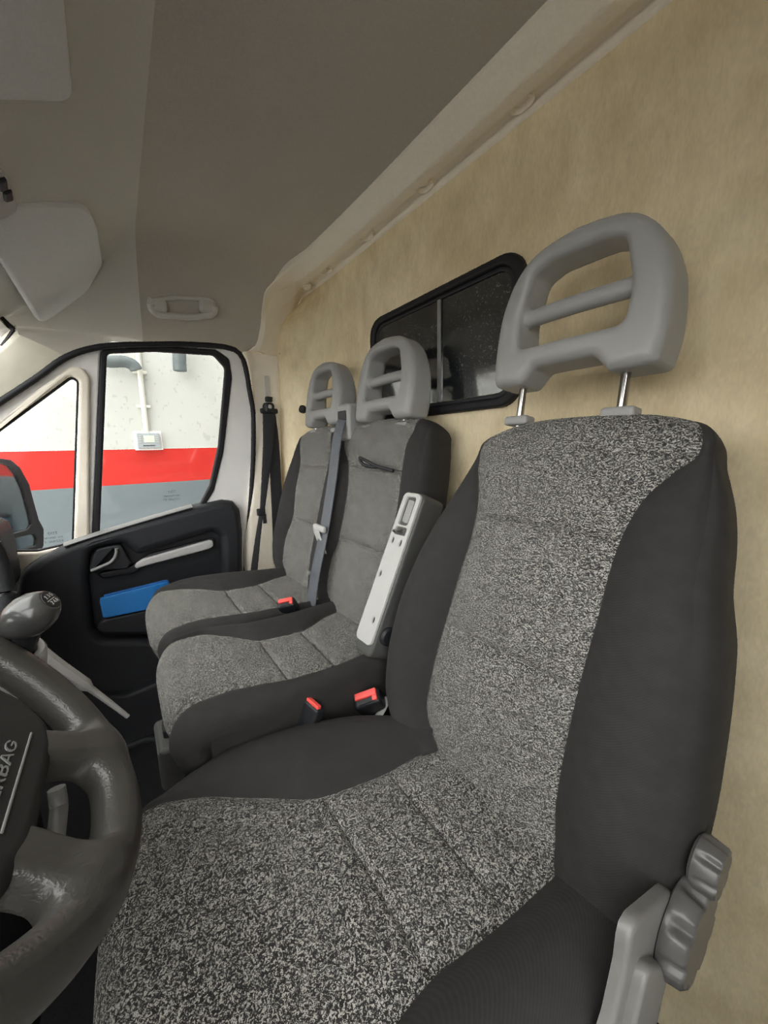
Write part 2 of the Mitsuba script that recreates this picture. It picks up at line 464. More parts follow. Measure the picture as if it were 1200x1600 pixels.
# windscreen: glass sheet, black gasket and header
w0, w1, w2, w3 = (-.12, .30, .40), (1.63, .222, .375), (1.74, .90, -.16), (-.2, .95, -.12)
obj('window_1', grid(np.array([[w0, w3], [w1, w2]])), 'glass', False, 'sloping windscreen beyond the headliner edge', kind='structure')
gk = np.array([(1.610, .230, .395), (1.610, .204, .360), (1.610, .242, .304)])
obj('window_1__gasket', cat_(tube(spline(np.vstack([[(-.1, .27, .405)], [(.8, .255, .405)], gk[:2]]), 30), .007, 8), tube(spline(np.vstack([gk[1:], [(1.70, .60, .05)]]), 20), .007, 8)), 'rubber', 40)
obj('window_1__header', grid(np.array([[(-.16, .245, .376), (.8, .245, .376), (1.52, .235, .385), (1.615, .215, .36)], [(-.16, .27, .405), (.8, .262, .405), (1.54, .25, .41), (1.63, .222, .38)]])), 'paint_cream', 30)

# ---------------------------------------------------------------- bulkhead window
wo = ring_round([(.535, .080), (.535, .397), (1.115, .397), (1.115, .080)], .055, 8)
wi = ring_round([(.568, .112), (.568, .367), (1.08, .367), (1.08, .112)], .035, 8)
wm = ring_round([(.557, .101), (.557, .377), (1.092, .377), (1.092, .101)], .045, 8)
BK = frame((0, -.742, 0), (1, 0, 0), (0, 0, 1), (0, 1, 0))
obj('window_2__frame', prism(wo, .020, .007, 3, fn=BK, holes=[wm]), 'rubber', 40)
obj('window_2__inner_frame', prism(wm, .012, .003, 2, fn=BK, holes=[wi]), 'plastic_black', 40)
for x0, x1, y in ((.556, .80, -.738), (.785, 1.079, -.735)):
    g = Polygon([(x0, .113), (x0, .366), (x1, .366), (x1, .113)])
    g = g.intersection(ring_round([(.569, .113), (.569, .366), (1.079, .366), (1.079, .113)], .034, 8))
    obj('window_2__pane', prism(g, .003, 0, fn=frame((0, y, 0), (1, 0, 0), (0, 0, 1), (0, 1, 0))), 'glass_dark', 20)
obj('window_2__sash_bar', rbox((.012, .006, .255), .002, (.792, -.731, .24)), 'plastic_grey', 30)
tag('window_2', 'black framed dark sliding window in the bulkhead', kind='structure')

# ---------------------------------------------------------------- passenger door
def UP(off=0.):
    return lambda u, v, w: (1.68 - .16 * v - off - w, u, v)


def VP(x):
    return lambda u, v, w: (x - w, u, v)


seal = np.array([(1.633, .329, .103), (1.625, .266, .154), (1.619, .217, .193), (1.613, .167, .233), (1.603, .098, .291), (1.599, .047, .319), (1.596, -.014, .339), (1.592, -.150, .360), (1.590, -.271, .374), (1.589, -.369, .379), (1.590, -.422, .372), (1.595, -.449, .341), (1.613, -.469, .230), (1.629, -.481, .132), (1.650, -.477, .003), (1.675, -.464, -.159), (1.707, -.443, -.358), (1.736, -.425, -.539), (1.772, -.399, -.760)])
obj('door_1__seal', tube(np.vstack([[(1.77, .62, -.12)], spline(seal, 90), [(1.74, -.37, -.95)]]), .0095, 10), 'rubber', 50, 'black rubber door seal')
rim = np.array([(.335, .105), (.271, .157), (.221, .197), (.170, .238), (.100, .296), (.048, .324), (-.014, .345), (-.153, .367), (-.276, .381), (-.376, .386), (-.429, .379), (-.457, .347), (-.478, .234), (-.490, .134), (-.486, .003), (-.472, -.162), (-.451, -.365), (-.433, -.548)])
rim = np.vstack([spline(rim, 70), [(-.40, -.62), (.55, -.62), (.55, .0)]])
win_out = ring_round([(.001, .331), (-.172, .361), (-.352, .370), (-.401, .342), (-.408, .277), (-.361, -.012), (-.315, -.168), (-.258, -.252), (.112, -.349)], .02, 6)
win_in = ring_round([(-.015, .321), (-.151, .342), (-.346, .350), (-.383, .310), (-.382, .292), (-.343, .014), (-.302, -.140), (-.241, -.250), (.088, -.341)], .015, 6)
quart = ring_round([(.350, .021), (.086, .246), (.070, .228), (.158, -.317), (.256, -.330), (.364, -.313), (.405, -.215)], .015, 6)
quart_in = quart.buffer(-.006)
DF = Polygon(rim).buffer(0)
obj('door_1__frame', prism(DF, .03, .006, 2, fn=UP(-.02), holes=[win_out, quart.buffer(.004)], step=.005), 'paint_white', 40, 'white painted door frame')
mould = ring_round([(.381, -.001), (.281, .093), (.177, .196), (.084, .271), (.055, .272), (.039, .240), (.114, -.317), (.193, -.369), (.371, -.445), (.461, -.446)], .02, 6)
obj('door_1__quarter_moulding', prism(mould, .022, .010, 4, fn=UP(.004), holes=[quart], step=.005), 'trim_beige', 40, 'cream moulding round the quarter window')
obj('door_1__window_rubber', prism(win_out, .018, .006, 3, fn=UP(.0), holes=[win_in], step=.005), 'rubber', 40)
obj('door_1__quarter_rubber', prism(quart, .012, .002, 2, fn=UP(.0), holes=[quart_in], step=.003), 'rubber', 40)
obj('door_1__pane', prism(win_in.buffer(.003), .0, 0, fn=UP(.002), back=False), 'glass', False, 'wide clear side window pane')
scene['door_1__pane']['face_normals'] = True
obj('door_1__pane', prism(quart_in.buffer(.002), .0, 0, fn=UP(.002), back=False), 'glass', False, 'small triangular quarter window pane')
obj('door_1__outer_skin', prism(Polygon([(-.46, -1.06), (-.46, -.30), (.75, -.36), (.75, -1.06)]), .01, 0, fn=VP(1.80)), 'van_outside', 30)

# etched marks on the glass
for u0, v0, s in (([(-.163, -.163), (-.163, -.163)][0] + (.010,)), ([(.211, -.276), (.211, -.276)][0] + (.010,))):
    ms = []
    for i, (row, txt, k) in enumerate(((0, 'DOT', .9), (1, 'TEMPERED  43R', .55), (2, 'E3  000116', .75))):
        t = meshkit.text_mesh(txt, s * k, .0004)
        v = np.array(t.vertices)
        v = np.c_[-(v[:, 0] - v[:, 0].mean()), v[:, 1] - i * .0145, v[:, 2]]
        ms.append(trimesh.Trimesh(np.c_[1.68 - .16 * (v[:, 1] + v0) - .006 - v[:, 2], v[:, 0] + u0, v[:, 1] + v0], t.faces, process=False))
    obj('door_1__glass_mark', cat_(*ms), 'ink', False, 'small dark etched safety mark on the glass')

# trim panel
XP = 1.655
pan = [(.325, -.449), (.309, -.398), (.287, -.371), (.249, -.345), (.170, -.309), (.098, -.289), (-.028, -.260), (-.246, -.219), (-.343, -.206), (-.383, -.215), (-.408, -.253), (-.411, -.344), (-.397, -.512)] 
pan = Polygon(pan + [(-.36, -1.11), (.42, -1.11), (.36, -.60)])
pan = ring_round(pan, .012, 4)
rec = ring_round([(.130, -.438), (.113, -.355), (.095, -.335), (.015, -.330), (-.022, -.380), (-.068, -.373), (-.290, -.330), (-.320, -.353), (-.314, -.508), (-.284, -.729), (-.170, -.765), (.116, -.672), (.137, -.628)], .012, 5)
obj('door_1__panel', prism(pan, .075, .028, 5, fn=VP(1.735), holes=[rec], step=.008), 'plastic_panel', 40, 'dark grey moulded door trim panel')
obj('door_1__panel_recess', prism(rec.buffer(.01), .004, 0, fn=VP(1.715)), 'plastic_panel', 30)
# top ledge strip; its lighter grey stands for light on the panel top
led = np.array([(1.672, .180, -.308), (1.672, .098, -.287), (1.672, -.029, -.258), (1.672, -.226, -.217)])
obj('door_1__sill_ledge', tube(spline(led, 30) + (0.016, 0, -.004), .03, 12, ry=.008), 'plastic_grey', 40)
# opener recess with lever, silver pull strip, pocket
hb = ring_round([(.120, -.393), (.106, -.356), (.091, -.338), (.042, -.332), (.020, -.336), (.009, -.374), (-.001, -.405), (.011, -.427), (.077, -.419), (.123, -.418)], .006, 4)
hbi = ring_round([(.115, -.397), (.103, -.357), (.087, -.346), (.040, -.345), (.041, -.368), (.061, -.393), (.084, -.403), (.110, -.407)], .005, 4)
obj('door_1__opener_bezel', prism(hb, .04, .006, 3, fn=VP(1.70), holes=[hbi]), 'plastic_panel', 40)
lv = np.array([(1.655, .118, -.410), (1.655, .084, -.400), (1.655, .057, -.389), (1.655, .041, -.368), (1.655, .036, -.343)])
obj('door_1__opener_lever', tube(spline(lv, 20), .009, 10, ry=.006), 'plastic_grey', 40, 'grey door opener lever')
st = ring_round([(-.006, -.436), (-.015, -.415), (-.036, -.402), (-.282, -.365), (-.291, -.372), (-.289, -.396), (-.266, -.403), (-.040, -.430)], .006, 4)
obj('door_1__pull_strip', prism(st, .016, .006, 3, fn=VP(1.685)), 'plastic_silver', 40, 'silver grey pull strip')
up_ = ring_round([(.106, -.431), (.001, -.425), (-.064, -.388), (-.293, -.359), (-.303, -.377), (-.291, -.402), (-.039, -.433), (-.006, -.456), (.090, -.454)], .006, 4)
obj('door_1__pull_backing', prism(up_, .016, .006, 2, fn=VP(1.70)), 'plastic_black', 40)
pk = ring_round([(.126, -.572), (.103, -.564), (-.110, -.552), (-.261, -.540), (-.281, -.594), (-.243, -.739), (.113, -.642), (.129, -.625)], .008, 4)
pl = ring_round([(.129, -.625), (.115, -.602), (.098, -.595), (-.184, -.597), (-.255, -.602), (-.253, -.756), (.113, -.647)], .006, 4)
obj('door_1__pocket_lip', prism(pl, .024, .008, 3, fn=VP(1.672)), 'plastic_panel', 40)
# lower bin
bn = ring_round([(.192, -.803), (.173, -.848), (.130, -.874), (.065, -.896), (-.039, -.884), (-.220, -.899), (-.205, -1.342), (.271, -1.076), (.245, -.866)], .012, 4)
obj('door_1__lower_bin', prism(bn, .04, .012, 4, fn=VP(1.66)), 'plastic_panel', 40)
tag('door_1', 'passenger door with dark trim panel, white frame and two side windows', kind='structure')

# ---------------------------------------------------------------- outside: garage
WX = 3.3
obj('wall_right', rbox((.12, 9.0, 4.6), .004, (WX + .06, -.5, .75)), 'garage_wall', 30, 'garage wall painted white, red and grey beyond the side windows', kind='structure')
obj('garage_ceiling', rbox((3.4, 8.0, .12), .004, (.2, -3.35, 2.66)), 'garage_pale', 30, 'unseen garage ceiling, its edges shaped to steer the sky light', kind='structure')  # unseen; edges placed to shade the side wall and leave sky gaps
obj('wall_back', rbox((8.0, .12, 4.2), .004, (.6, -7.0, .5)), 'garage_dark', 30, 'garage wall far behind the van', kind='structure')
obj('wall_left', rbox((.12, 7.0, 4.2), .004, (-1.5, -3.4, .55)), 'garage_dark', 30, 'unseen dark wall added on the driver side to hold back light', kind='structure')  # added out of view to block light from the left
obj('ground', rbox((7., 9., .1), .004, (.5, -1.2, -1.605)), 'yard_ground', 30, 'ground under and beside the van, made dark to limit bounced light', kind='structure')  # dark colour chosen to cut light bounced up at the driver side
obj('garage_floor', rbox((2.2, 9., .1), .004, (2.2, -2.0, -1.60)), 'garage_floor', 30, 'floor strip along the garage wall, made pale to bounce light upward', kind='structure')  # pale strip added as a reflector towards the passenger window
# van outside: roof skin, body side behind the door, driver side closing panel
obj('body_side', cat_(rbox((.03, 2.6, 1.9), .01, (1.83, -1.78, -.15))), 'van_outside', 30, 'white outer side panel of the van behind the passenger door', kind='structure')
obj('body_side', rbox((.06, .57, 1.87), .01, (-.17, -.485, -.21)), 'van_outside', 30, 'driver door pillar of the van, extended forward to shade the bulkhead', kind='structure')  # reaches further forward than the pillar, as an added light blocker
obj('body_side', rbox((.06, 1.75, .18), .01, (-.17, .10, .60)), 'van_outside', 30, 'driver side roof rail of the van', kind='structure')
obj('front_light_block', rbox((8., .3, 3.2), .01, (5.0, 7.5, .0)), 'garage_dark', 30, 'unseen block added in front of the van to cut low light', kind='structure')  # made-up blocker for light from the front horizon
obj('body_side', rbox((.08, 1.7, .30), .01, (1.80, .30, .58)), 'van_outside', 30, 'passenger side roof rail of the van', kind='structure')
od = np.array([-.94, -.34, 0])
ob = np.array([.34, -.94, 0])
DR = np.array([od, ob, (0, 0, 1)]).T
obj('door_2', rbox((.95, .06, .85), .02, np.array([-.20, .95, -.62]) + od * .475, DR), 'van_outside', 30, 'opened driver door of the van beside the camera', kind='structure')
for u_, z_, w_, h_ in ((.475, .40, .95, .05), (.93, .10, .05, .62), (.03, .10, .05, .62)):
    obj('door_2__window_bar', rbox((w_, .05, h_), .012, np.array([-.20, .95, z_]) + od * u_, DR), 'van_outside', 30)
obj('roof', cat_(rbox((2.0, 3.0, .03), .01, (.80, -1.2, .80))), 'van_outside', 30, 'white outer roof of the van', kind='structure')

hs = np.array([(3.200, .034, .589), (3.200, -.033, .584), (3.200, -.111, .592), (3.200, -.160, .580), (3.200, -.182, .545)])
obj('exhaust_hose', tube(spline(hs, 30), .042 * .9, 14), 'hose', 40, 'grey curved hose high on the garage wall beside the conduit', 'hose')
hs = np.array([(3.200, -.462, .820), (3.200, -.457, .691), (3.200, -.450, .582)])
obj('exhaust_hose', tube(spline(np.vstack([[hs[0] + (.12, .1, .55), hs[0] + (.03, .05, .4), hs[0] + (0, .01, .2)], hs, [hs[-1] - (0, .0, .02)]]), 30), np.r_[np.full(25, .034), np.full(5, .044)], 14), 'hose', 40, 'grey hose end hanging down at the top of the side window', 'hose')
cp = np.array([(3.280, -.210, .805), (3.280, -.202, .594), (3.280, -.201, .379), (3.280, -.200, .122)])
cp[:, 1] = np.linspace(cp[0, 1], cp[-1, 1], 4)
obj('conduit__pipe', tube(spline(cp, 20), .017, 10), 'conduit_paint', 40)
tag('conduit', 'cream vertical conduit pipe above the control panel', 'pipe')
for i in (.38, .72):
    p = cp[0] * (1 - i) + cp[-1] * i
    obj('conduit__clip', rbox((.02, .085, .02), .004, p + (.005, 0, 0)), 'conduit_paint', 40)
pc = [(-.137, .121), (-.283, .121), (-.277, .025), (-.131, .028)]
cy, cz = np.mean([p[0] for p in pc]), np.mean([p[1] for p in pc])
obj('control_panel__backplate', rbox((.012, .175, .135), .003, (3.294, cy, cz)), 'paint_white', 30)
obj('control_panel__body', rbox((.04, .142, .108), .006, (3.275, cy, cz)), 'panel_grey', 40)
obj('control_panel__screen', rbox((.004, .066, .048), .001, (3.254, cy - .004, cz + .012)), 'lcd', 30)
for s in (-1, 1):
    for j in range(4):
        obj('control_panel__button', rbox((.005, .020, .008), .002, (3.254, cy + s * .052, cz + .034 - j * .015)), 'plastic_light', 40)
obj('control_panel__stripe', rbox((.004, .075, .006), .001, (3.254, cy, cz - .035)), 'ink', 30)
tag('control_panel', 'grey wall control panel with small screen above the red stripe', 'control panel')

# things behind the van that the wing mirror shows
tc = 'tool_cabinet'
obj(tc + '__body', rbox((.5, .8, .85), .02, (3.0, -3.6, -1.1)), 'cabinet_blue', 40)
obj(tc + '__top', rbox((.54, .84, .04), .01, (3.0, -3.6, -.655)), 'plastic_black', 40)
for j in range(4):
    obj(tc + '__drawer', rbox((.02, .72, .15), .006, (2.745, -3.6, -.82 - j * .18)), 'cabinet_blue', 40)
tag(tc, 'blue tool cabinet seen in the wing mirror', 'cabinet')
obj('banner', rbox((.02, .5, 1.5), .004, (3.28, -2.3, .0)), 'poster_print', 30, 'colourful printed banner seen in the wing mirror', 'banner')

# ---------------------------------------------------------------- wing mirror
mo = ring_round([(-.283, .140), (-.142, .136), (-.096, .128), (-.062, .097), (-.034, .031), (-.025, -.058), (-.018, -.118), (-.001, -.159), (-.016, -.227), (-.045, -.257), (-.221, -.236), (-.358, -.220)], .006, 5)
mu = ring_round([(-.286, .124), (-.146, .118), (-.111, .107), (-.085, .071), (-.068, .014), (-.058, -.079), (-.056, -.126), (-.078, -.143), (-.203, -.147), (-.344, -.150)], .008, 5)
ml = ring_round([(-.350, -.183), (-.207, -.167), (-.084, -.170), (-.053, -.172), (-.044, -.192), (-.056, -.216), (-.135, -.214), (-.216, -.208), (-.355, -.204)], .003, 5)
mn = np.array([-.5, -.866, 0])
def MF(off):
    return frame(np.array([2.1, .28, -.15]) + mn * off, (.866, -.5, 0), (0, 0, 1), mn)
obj('wing_mirror__housing', prism(mo, .10, .003, 2, fn=MF(-.10), step=.004, holes=[mu.buffer(.002), ml.buffer(.002)]), 'plastic_black', 40)
obj('wing_mirror__backing', prism(mo.buffer(-.01), .01, 0, fn=MF(-.05)), 'plastic_black', 40)
obj('wing_mirror__glass', prism(mu.buffer(.001), .004, 0, fn=MF(-.012)), 'mirror_glass', False, 'large main mirror glass')
obj('wing_mirror__glass', prism(ml.buffer(.001), .004, 0, fn=MF(-.012)), 'mirror_glass', False, 'small wide-angle mirror glass')
obj('wing_mirror__arm', tube(spline([(1.86, .46, -.42), (1.92, .46, -.39), (1.99, .45, -.36)], 12), .03, 12), 'plastic_black', 40)
tag('wing_mirror', 'black wing mirror with two glasses outside the quarter window', 'mirror')


# ---------------------------------------------------------------- seats
def curve(tbl, col):
    t = np.array(tbl, float)
    return PchipInterpolator(t[:, 0], t[:, col])


def loft(rows, nb=16, ni=26):
    """Contours of a seat pad. Each row: dict(o=(y,z) origin, n=(y,z) outward normal, OL, IL, IR, OR, wb, w3, D, lift).
    Returns the points [row, column, 3] and the column ranges of its parts."""
    P = []
    s = np.linspace(0, 1, nb)
    for r in rows:
        o, n = np.array(r['o']), np.array(r['n'])
        pts = []
        def bez(uI, uO, wb, rev):
            sg = np.sign(uO - uI)
            d = uO - uI
            p0, p1, p2, p3 = (uI, 0), (uI + .40 * d, wb * 1.45), (uO + .02 * d, wb * 1.25), (uO, r['w3'])
            q = [((1 - t) ** 3 * p0[0] + 3 * (1 - t) ** 2 * t * p1[0] + 3 * (1 - t) * t * t * p2[0] + t ** 3 * p3[0],
                  (1 - t) ** 3 * p0[1] + 3 * (1 - t) ** 2 * t * p1[1] + 3 * (1 - t) * t * t * p2[1] + t ** 3 * p3[1]) for t in s]
            return q[::-1] if rev else q
        OL, IL, IR, OR = r['OL'], r['IL'], r['IR'], r['OR']
        D = r['D']
        sideL = [(OL - .012 * k * k, r['w3'] + (-D - r['w3']) * k) for k in np.linspace(1, 0, 6)]
        sideR = [(OR + .012 * k * k, r['w3'] + (-D - r['w3']) * k) for k in np.linspace(0, 1, 6)]
        ins = []
        for t in np.linspace(0, 1, ni):
            u = IL + (IR - IL) * t
            x = abs(2 * t - 1)
            ins.append((u, r.get('puff', .006) * (1 - x ** 6) - r.get('dish', .0) * (1 - x * x) - .003 * (x > .999)))
        back = [(OR + .012 + (OL - OR - .024) * t, -D - .015 * math.sin(math.pi * t)) for t in np.linspace(0, 1, 8)[1:-1]]
        pts = sideL + bez(IL, OL, r['wb'], True) + ins + bez(IR, OR, r.get('wbr', r['wb']), False) + sideR + back
        pts = np.array(pts)
        w = pts[:, 1] + r.get('lift', 0)
        P.append(np.c_[pts[:, 0], o[0] + n[0] * w, o[1] + n[1] * w])
    c0, c1, c2, c3 = 6, 6 + nb, 6 + nb + ni, 6 + 2 * nb + ni
    return np.array(P), dict(sideL=(0, c0 + 0), bolL=(c0 - 1, c1), ins=(c1, c2), bolR=(c2, c3 + 0), sideR=(c3 - 1, c3 + 6), back=(c3 + 5, P[0].shape[0]))


def cut(P, rng, r0=0, r1=None, close=False):
    Q = P[r0:r1, rng[0]:rng[1]]
    if close:
        Q = np.concatenate([Q, P[r0:r1, :1]], 1)
    return grid(Q)


def groove(v, seams, depth=.006, width=.005):
    return -sum(depth * np.exp(-((v - s) / width) ** 2) for s in seams)


def seat_back(key, A, B, vtop, tbl, seams, D=.10, rt=.045, fab='fabric_speckle', corner=.03, pu=.007, side_split=None):
    A, B = np.array(A), np.array(B)
    d = (B - A) / np.linalg.norm(B - A)
    n = np.array([d[1], -d[0]])
    n = n if n[0] > 0 else -n
    f = [curve(tbl, i) for i in range(1, 6)]
    vs = np.unique(np.round(np.r_[np.linspace(tbl[0][0], vtop - rt, 84), np.concatenate([np.linspace(s - .008, s + .008, 7) for s in seams])], 5))
    rows = []
    bounds = [tbl[0][0]] + list(seams) + [vtop]
    def puff(v):
        for a, b in zip(bounds[:-1], bounds[1:]):
            if a <= v <= b:
                return pu * (1 - abs(2 * (v - a) / (b - a) - 1) ** 6)
        return 0
    for v in vs:
        rows.append(dict(v=v, o=A + d * v, n=n, OL=float(f[0](v)), IL=float(f[1](v)), IR=float(f[2](v)), OR=float(f[3](v)), wb=float(f[4](v)), w3=-.02, D=D, puff=puff(v) + float(groove(v, seams)), dish=0))
    base = rows[-1]
    for th in np.linspace(0, np.pi / 2, 12)[1:]:
        s = 1 - math.cos(th)
        v = vtop - rt + rt * math.sin(th)
        uc = (base['OL'] + base['OR']) / 2
        hw = (base['OL'] - base['OR']) / 2 - rt * .7 * s
        k = (base['IL'] - uc) / ((base['OL'] - base['OR']) / 2)
        k2 = (uc - base['IR']) / ((base['OL'] - base['OR']) / 2)
        rows.append(dict(v=v, o=A + d * v, n=n, OL=uc + hw, IL=uc + hw * k, IR=uc - hw * k2, OR=uc - hw, wb=base['wb'] * (1 - s), w3=-.02 * (1 - s), D=(D - s * (D - rt)) - rt * s + .0, lift=-rt * s, puff=base['puff'] * (1 - s)))
    P, R = loft(rows)
    v = np.array([r['v'] for r in rows])
    # top corners fall away
    uc, hw = (base['OL'] + base['OR']) / 2, (base['OL'] - base['OR']) / 2
    k = np.clip((v - (vtop - .16)) / .16, 0, 1)[:, None] ** 2
    drop = corner * np.clip(np.abs(P[:, :, 0] - uc) / hw, 0, 1.05) ** 3 * k
    P[:, :, 1] -= d[0] * drop
    P[:, :, 2] -= d[1] * drop
    qq = int(R['bolR'][0] + 10)
    for dq, k in ((-1, .0012), (0, .0035), (1, .0012)):
        P[:, qq + dq, 1] -= n[0] * k
        P[:, qq + dq, 2] -= n[1] * k
    si = [int(np.argmin(abs(v - s))) for s in seams]
    ends = [0] + si + [len(rows) - 1]
    for a, b in zip(ends[:-1], ends[1:]):
        obj(f'{key}__backrest_insert', cut(P, (R['ins'][0] - 1, R['ins'][1] + 1), a, b + 1), fab, True)
    q = int(R['bolR'][0] + 10)
    for nm, rg in (('bolL', (R['bolL'][0], R['bolL'][1])), ('bolR', (R['bolR'][0], q + 1))):
        obj(f'{key}__backrest_bolster', cut(P, rg), 'fabric_dark', True)
    obj(f'{key}__backrest_side', cut(P, (q, R['sideR'][1])), 'fabric_dark', True)
    obj(f'{key}__backrest_side', cut(P, (0, R['bolL'][0] + 1)), 'fabric_dark', True)
    return P, R, d, n, A


def seat_cushion(key, z, y0, yf, tbl, seams, D=.12, rf=.05, fab='fabric_speckle', corner=.03, drop=.10, pu=.006, cexp=4, rise=0., slope=None):
    """tbl rows: y, OL, IL, IR, OR, wb. The pad runs from y0 (rear) to yf (front) and rolls down over radius rf."""
    f = [curve(tbl, i) for i in range(1, 7)]
    ys_ = np.unique(np.round(np.r_[np.linspace(y0, yf - rf, 70), np.concatenate([np.linspace(s - .008, s + .008, 7) for s in seams])], 5))
    bounds = [y0] + sorted(seams) + [yf + .1]
    zz = (lambda y: z + (slope(y) if slope else 0.))
    rows = []
    for y in ys_:
        pu_ = 0
        for a, b in zip(bounds[:-1], bounds[1:]):
            if a <= y <= b:
                pu_ = pu * (1 - abs(2 * (y - a) / (b - a) - 1) ** 6)
        rows.append(dict(v=y, o=(y, zz(y)), n=(0, 1), OL=float(f[0](y)), IL=float(f[1](y)), IR=float(f[2](y)), OR=float(f[3](y)), wb=float(f[4](y)), wbr=float(f[5](y)), w3=-.025, D=D, puff=pu_ + float(groove(y, seams))))
    for th in np.linspace(0, np.pi / 2, 14)[1:]:
        y = yf - rf + rf * math.sin(th)
        b = rows[-1]
        rows.append(dict(v=y, o=(y, zz(yf - rf) - rf * (1 - math.cos(th))), n=(math.sin(th), math.cos(th)), OL=float(f[0](y)), IL=float(f[1](y)), IR=float(f[2](y)), OR=float(f[3](y)), wb=float(f[4](y)), wbr=float(f[5](y)), w3=-.025, D=.05, puff=b['puff']))
    b = rows[-1]
    for dz in np.linspace(0, drop, 8)[1:]:
        rows.append({**b, 'v': b['v'] + dz, 'o': (b['o'][0] - .25 * dz - .8 * dz * dz / drop * .3, b['o'][1] - dz)})
    P, R = loft(rows)
    uc = (P[:, :, 0].max(1, keepdims=True) + P[:, :, 0].min(1, keepdims=True)) / 2
    hw = (P[:, :, 0].max(1, keepdims=True) - P[:, :, 0].min(1, keepdims=True)) / 2
    t = np.clip((P[:, :, 1] - (yf - .20)) / .20, 0, 1) ** 2
    P[:, :, 1] -= corner * np.abs((P[:, :, 0] - uc) / hw) ** cexp * t
    v = np.array([r['v'] for r in rows])
    si = [int(np.argmin(abs(v - s))) for s in sorted(seams)]
    ends = [0] + si + [len(rows) - 1]
    for a, c in zip(ends[:-1], ends[1:]):
        obj(f'{key}__cushion_insert', cut(P, (R['ins'][0] - 1, R['ins'][1] + 1), a, c + 1), fab, True)
    for rg in ((R['bolL'][0], R['bolL'][1]), (R['bolR'][0], R['bolR'][1])):
        obj(f'{key}__cushion_bolster', cut(P, rg), 'fabric_dark', True)
    for rg in ((0, R['bolL'][0] + 1), (R['bolR'][1] - 1, R['sideR'][1])):
        obj(f'{key}__cushion_side', cut(P, rg), 'fabric_dark', True)
    return P, R


# headrest: rounded trapezoid ring with a bar, cut below between the posts
def headrest_mesh():
    h = .0032
    t = np.linspace(0, 1, 60)
    prof = PchipInterpolator([0, .25, .5, .72, .88, .97, 1.0], [.127, .134, .131, .117, .092, .055, .0])(t)
    vv = .216 * t
    low = [(.118, -.001), (.07, -.003), (.048, .022), (-.048, .022), (-.07, -.003), (-.118, -.001)]
    out = Polygon([(-p, v) for p, v in zip(prof, vv)] + [(p, v) for p, v in zip(prof[::-1][1:], vv[::-1][1:])] + low).buffer(0)
    out = out.buffer(-.009, resolution=8).buffer(.018, resolution=8).buffer(-.009, resolution=8)
    hole = ring_round([(-.084, .056), (-.086, .11), (-.070, .172), (-.04, .182), (.04, .182), (.070, .172), (.086, .11), (.084, .056)], .014, 5)
    x, y, z = np.arange(-.15, .151, h), np.arange(-.02, .236, h), np.arange(-.105, .02, h)
    X, Y = np.meshgrid(x, y, indexing='ij')
    s2 = sd2(out, X, Y)
    h2 = -sd2(hole, X, Y)
    W = z[None, None, :] - 0 + .5 * (X ** 2)[:, :, None]
    # thickness: .085 at the foot, .055 at the crown
    th = (.076 - .08 * np.clip(Y - .06, 0, 1) * .9)[:, :, None]
    mid = -th / 2
    def ext(s, r):
        a, b = s[:, :, None] + r, np.abs(W - mid) - th / 2 + r
        return np.minimum(np.maximum(a, b), 0) + np.hypot(np.maximum(a, 0), np.maximum(b, 0)) - r
    body = ext(np.maximum(s2, -1), .017)
    hh = ext(h2, .014)
    f = np.maximum(body, hh)
    ybar = .112 + 0 * X
    bar = np.hypot((Y - ybar)[:, :, None], W + .030) - .0135
    bar = np.maximum(bar, (np.abs(X) - .095)[:, :, None])
    k = .008
    hsm = np.clip(.5 + .5 * (bar - f) / k, 0, 1)
    f = bar * (1 - hsm) + f * hsm - k * hsm * (1 - hsm)
    m = surface_nets(f, (x[0], y[0], z[0]), h)
    trimesh.smoothing.filter_taubin(m, iterations=14)
    return m


HR = headrest_mesh()


def headrest(parent, x, y, z, lean, matk, posts=True, post_len=.07):
    c, s = math.cos(lean), math.sin(lean)
    ex, ey, ez = np.array([1., 0, 0]), np.array([0, -s, c]), np.array([0, c, s])
    v = HR.vertices
    V = np.array([x, y, z]) + v[:, :1] * ex + v[:, 1:2] * ey + v[:, 2:] * ez
    k = obj(f'{parent}__headrest', trimesh.Trimesh(V, HR.faces, process=False), matk, True)
    if posts:
        for u in (-.083, .083):
            b = np.array([x, y, z]) + u * ex - .038 * ez
            obj(k + '__post', cyl(b - post_len * ey, b + .02 * ey, .0062, 16), 'chrome', 40, 'bright metal post')
            e = b - (post_len - .012) * ey
            obj(k + '__post_guide', rbox((.046, .028, .016), .005, e, np.array([ex, ez, ey]).T), 'plastic_headrest', 40)
    return k


# ---- driver seat
DS = 'driver_seat'
#        v      OL    IL    IR    OR    wb
dback = [(-.06, .500, .445, .228, .150, .045),
         (.00, .540, .455, .229, .112, .050),
         (.03, .575, .485, .233, .104, .052),
         (.07, .602, .505, .240, .096, .052),
         (.15, .618, .503, .242, .093, .050),
         (.22, .614, .495, .240, .095, .048),
         (.33, .588, .480, .233, .103, .042),
         (.40, .560, .469, .229, .117, .034),
         (.445, .538, .467, .222, .121, .026),
         (.49, .516, .474, .207, .128, .017),
         (.53, .500, .483, .180, .138, .008),
         (.56, .490, .484, .160, .146, .003),
         (.62, .478, .476, .158, .152, .001)]
seat_back(DS, (-.42, -.55), (-.56, .03), .612, dback, (.225, .435), D=.10, rt=.04)
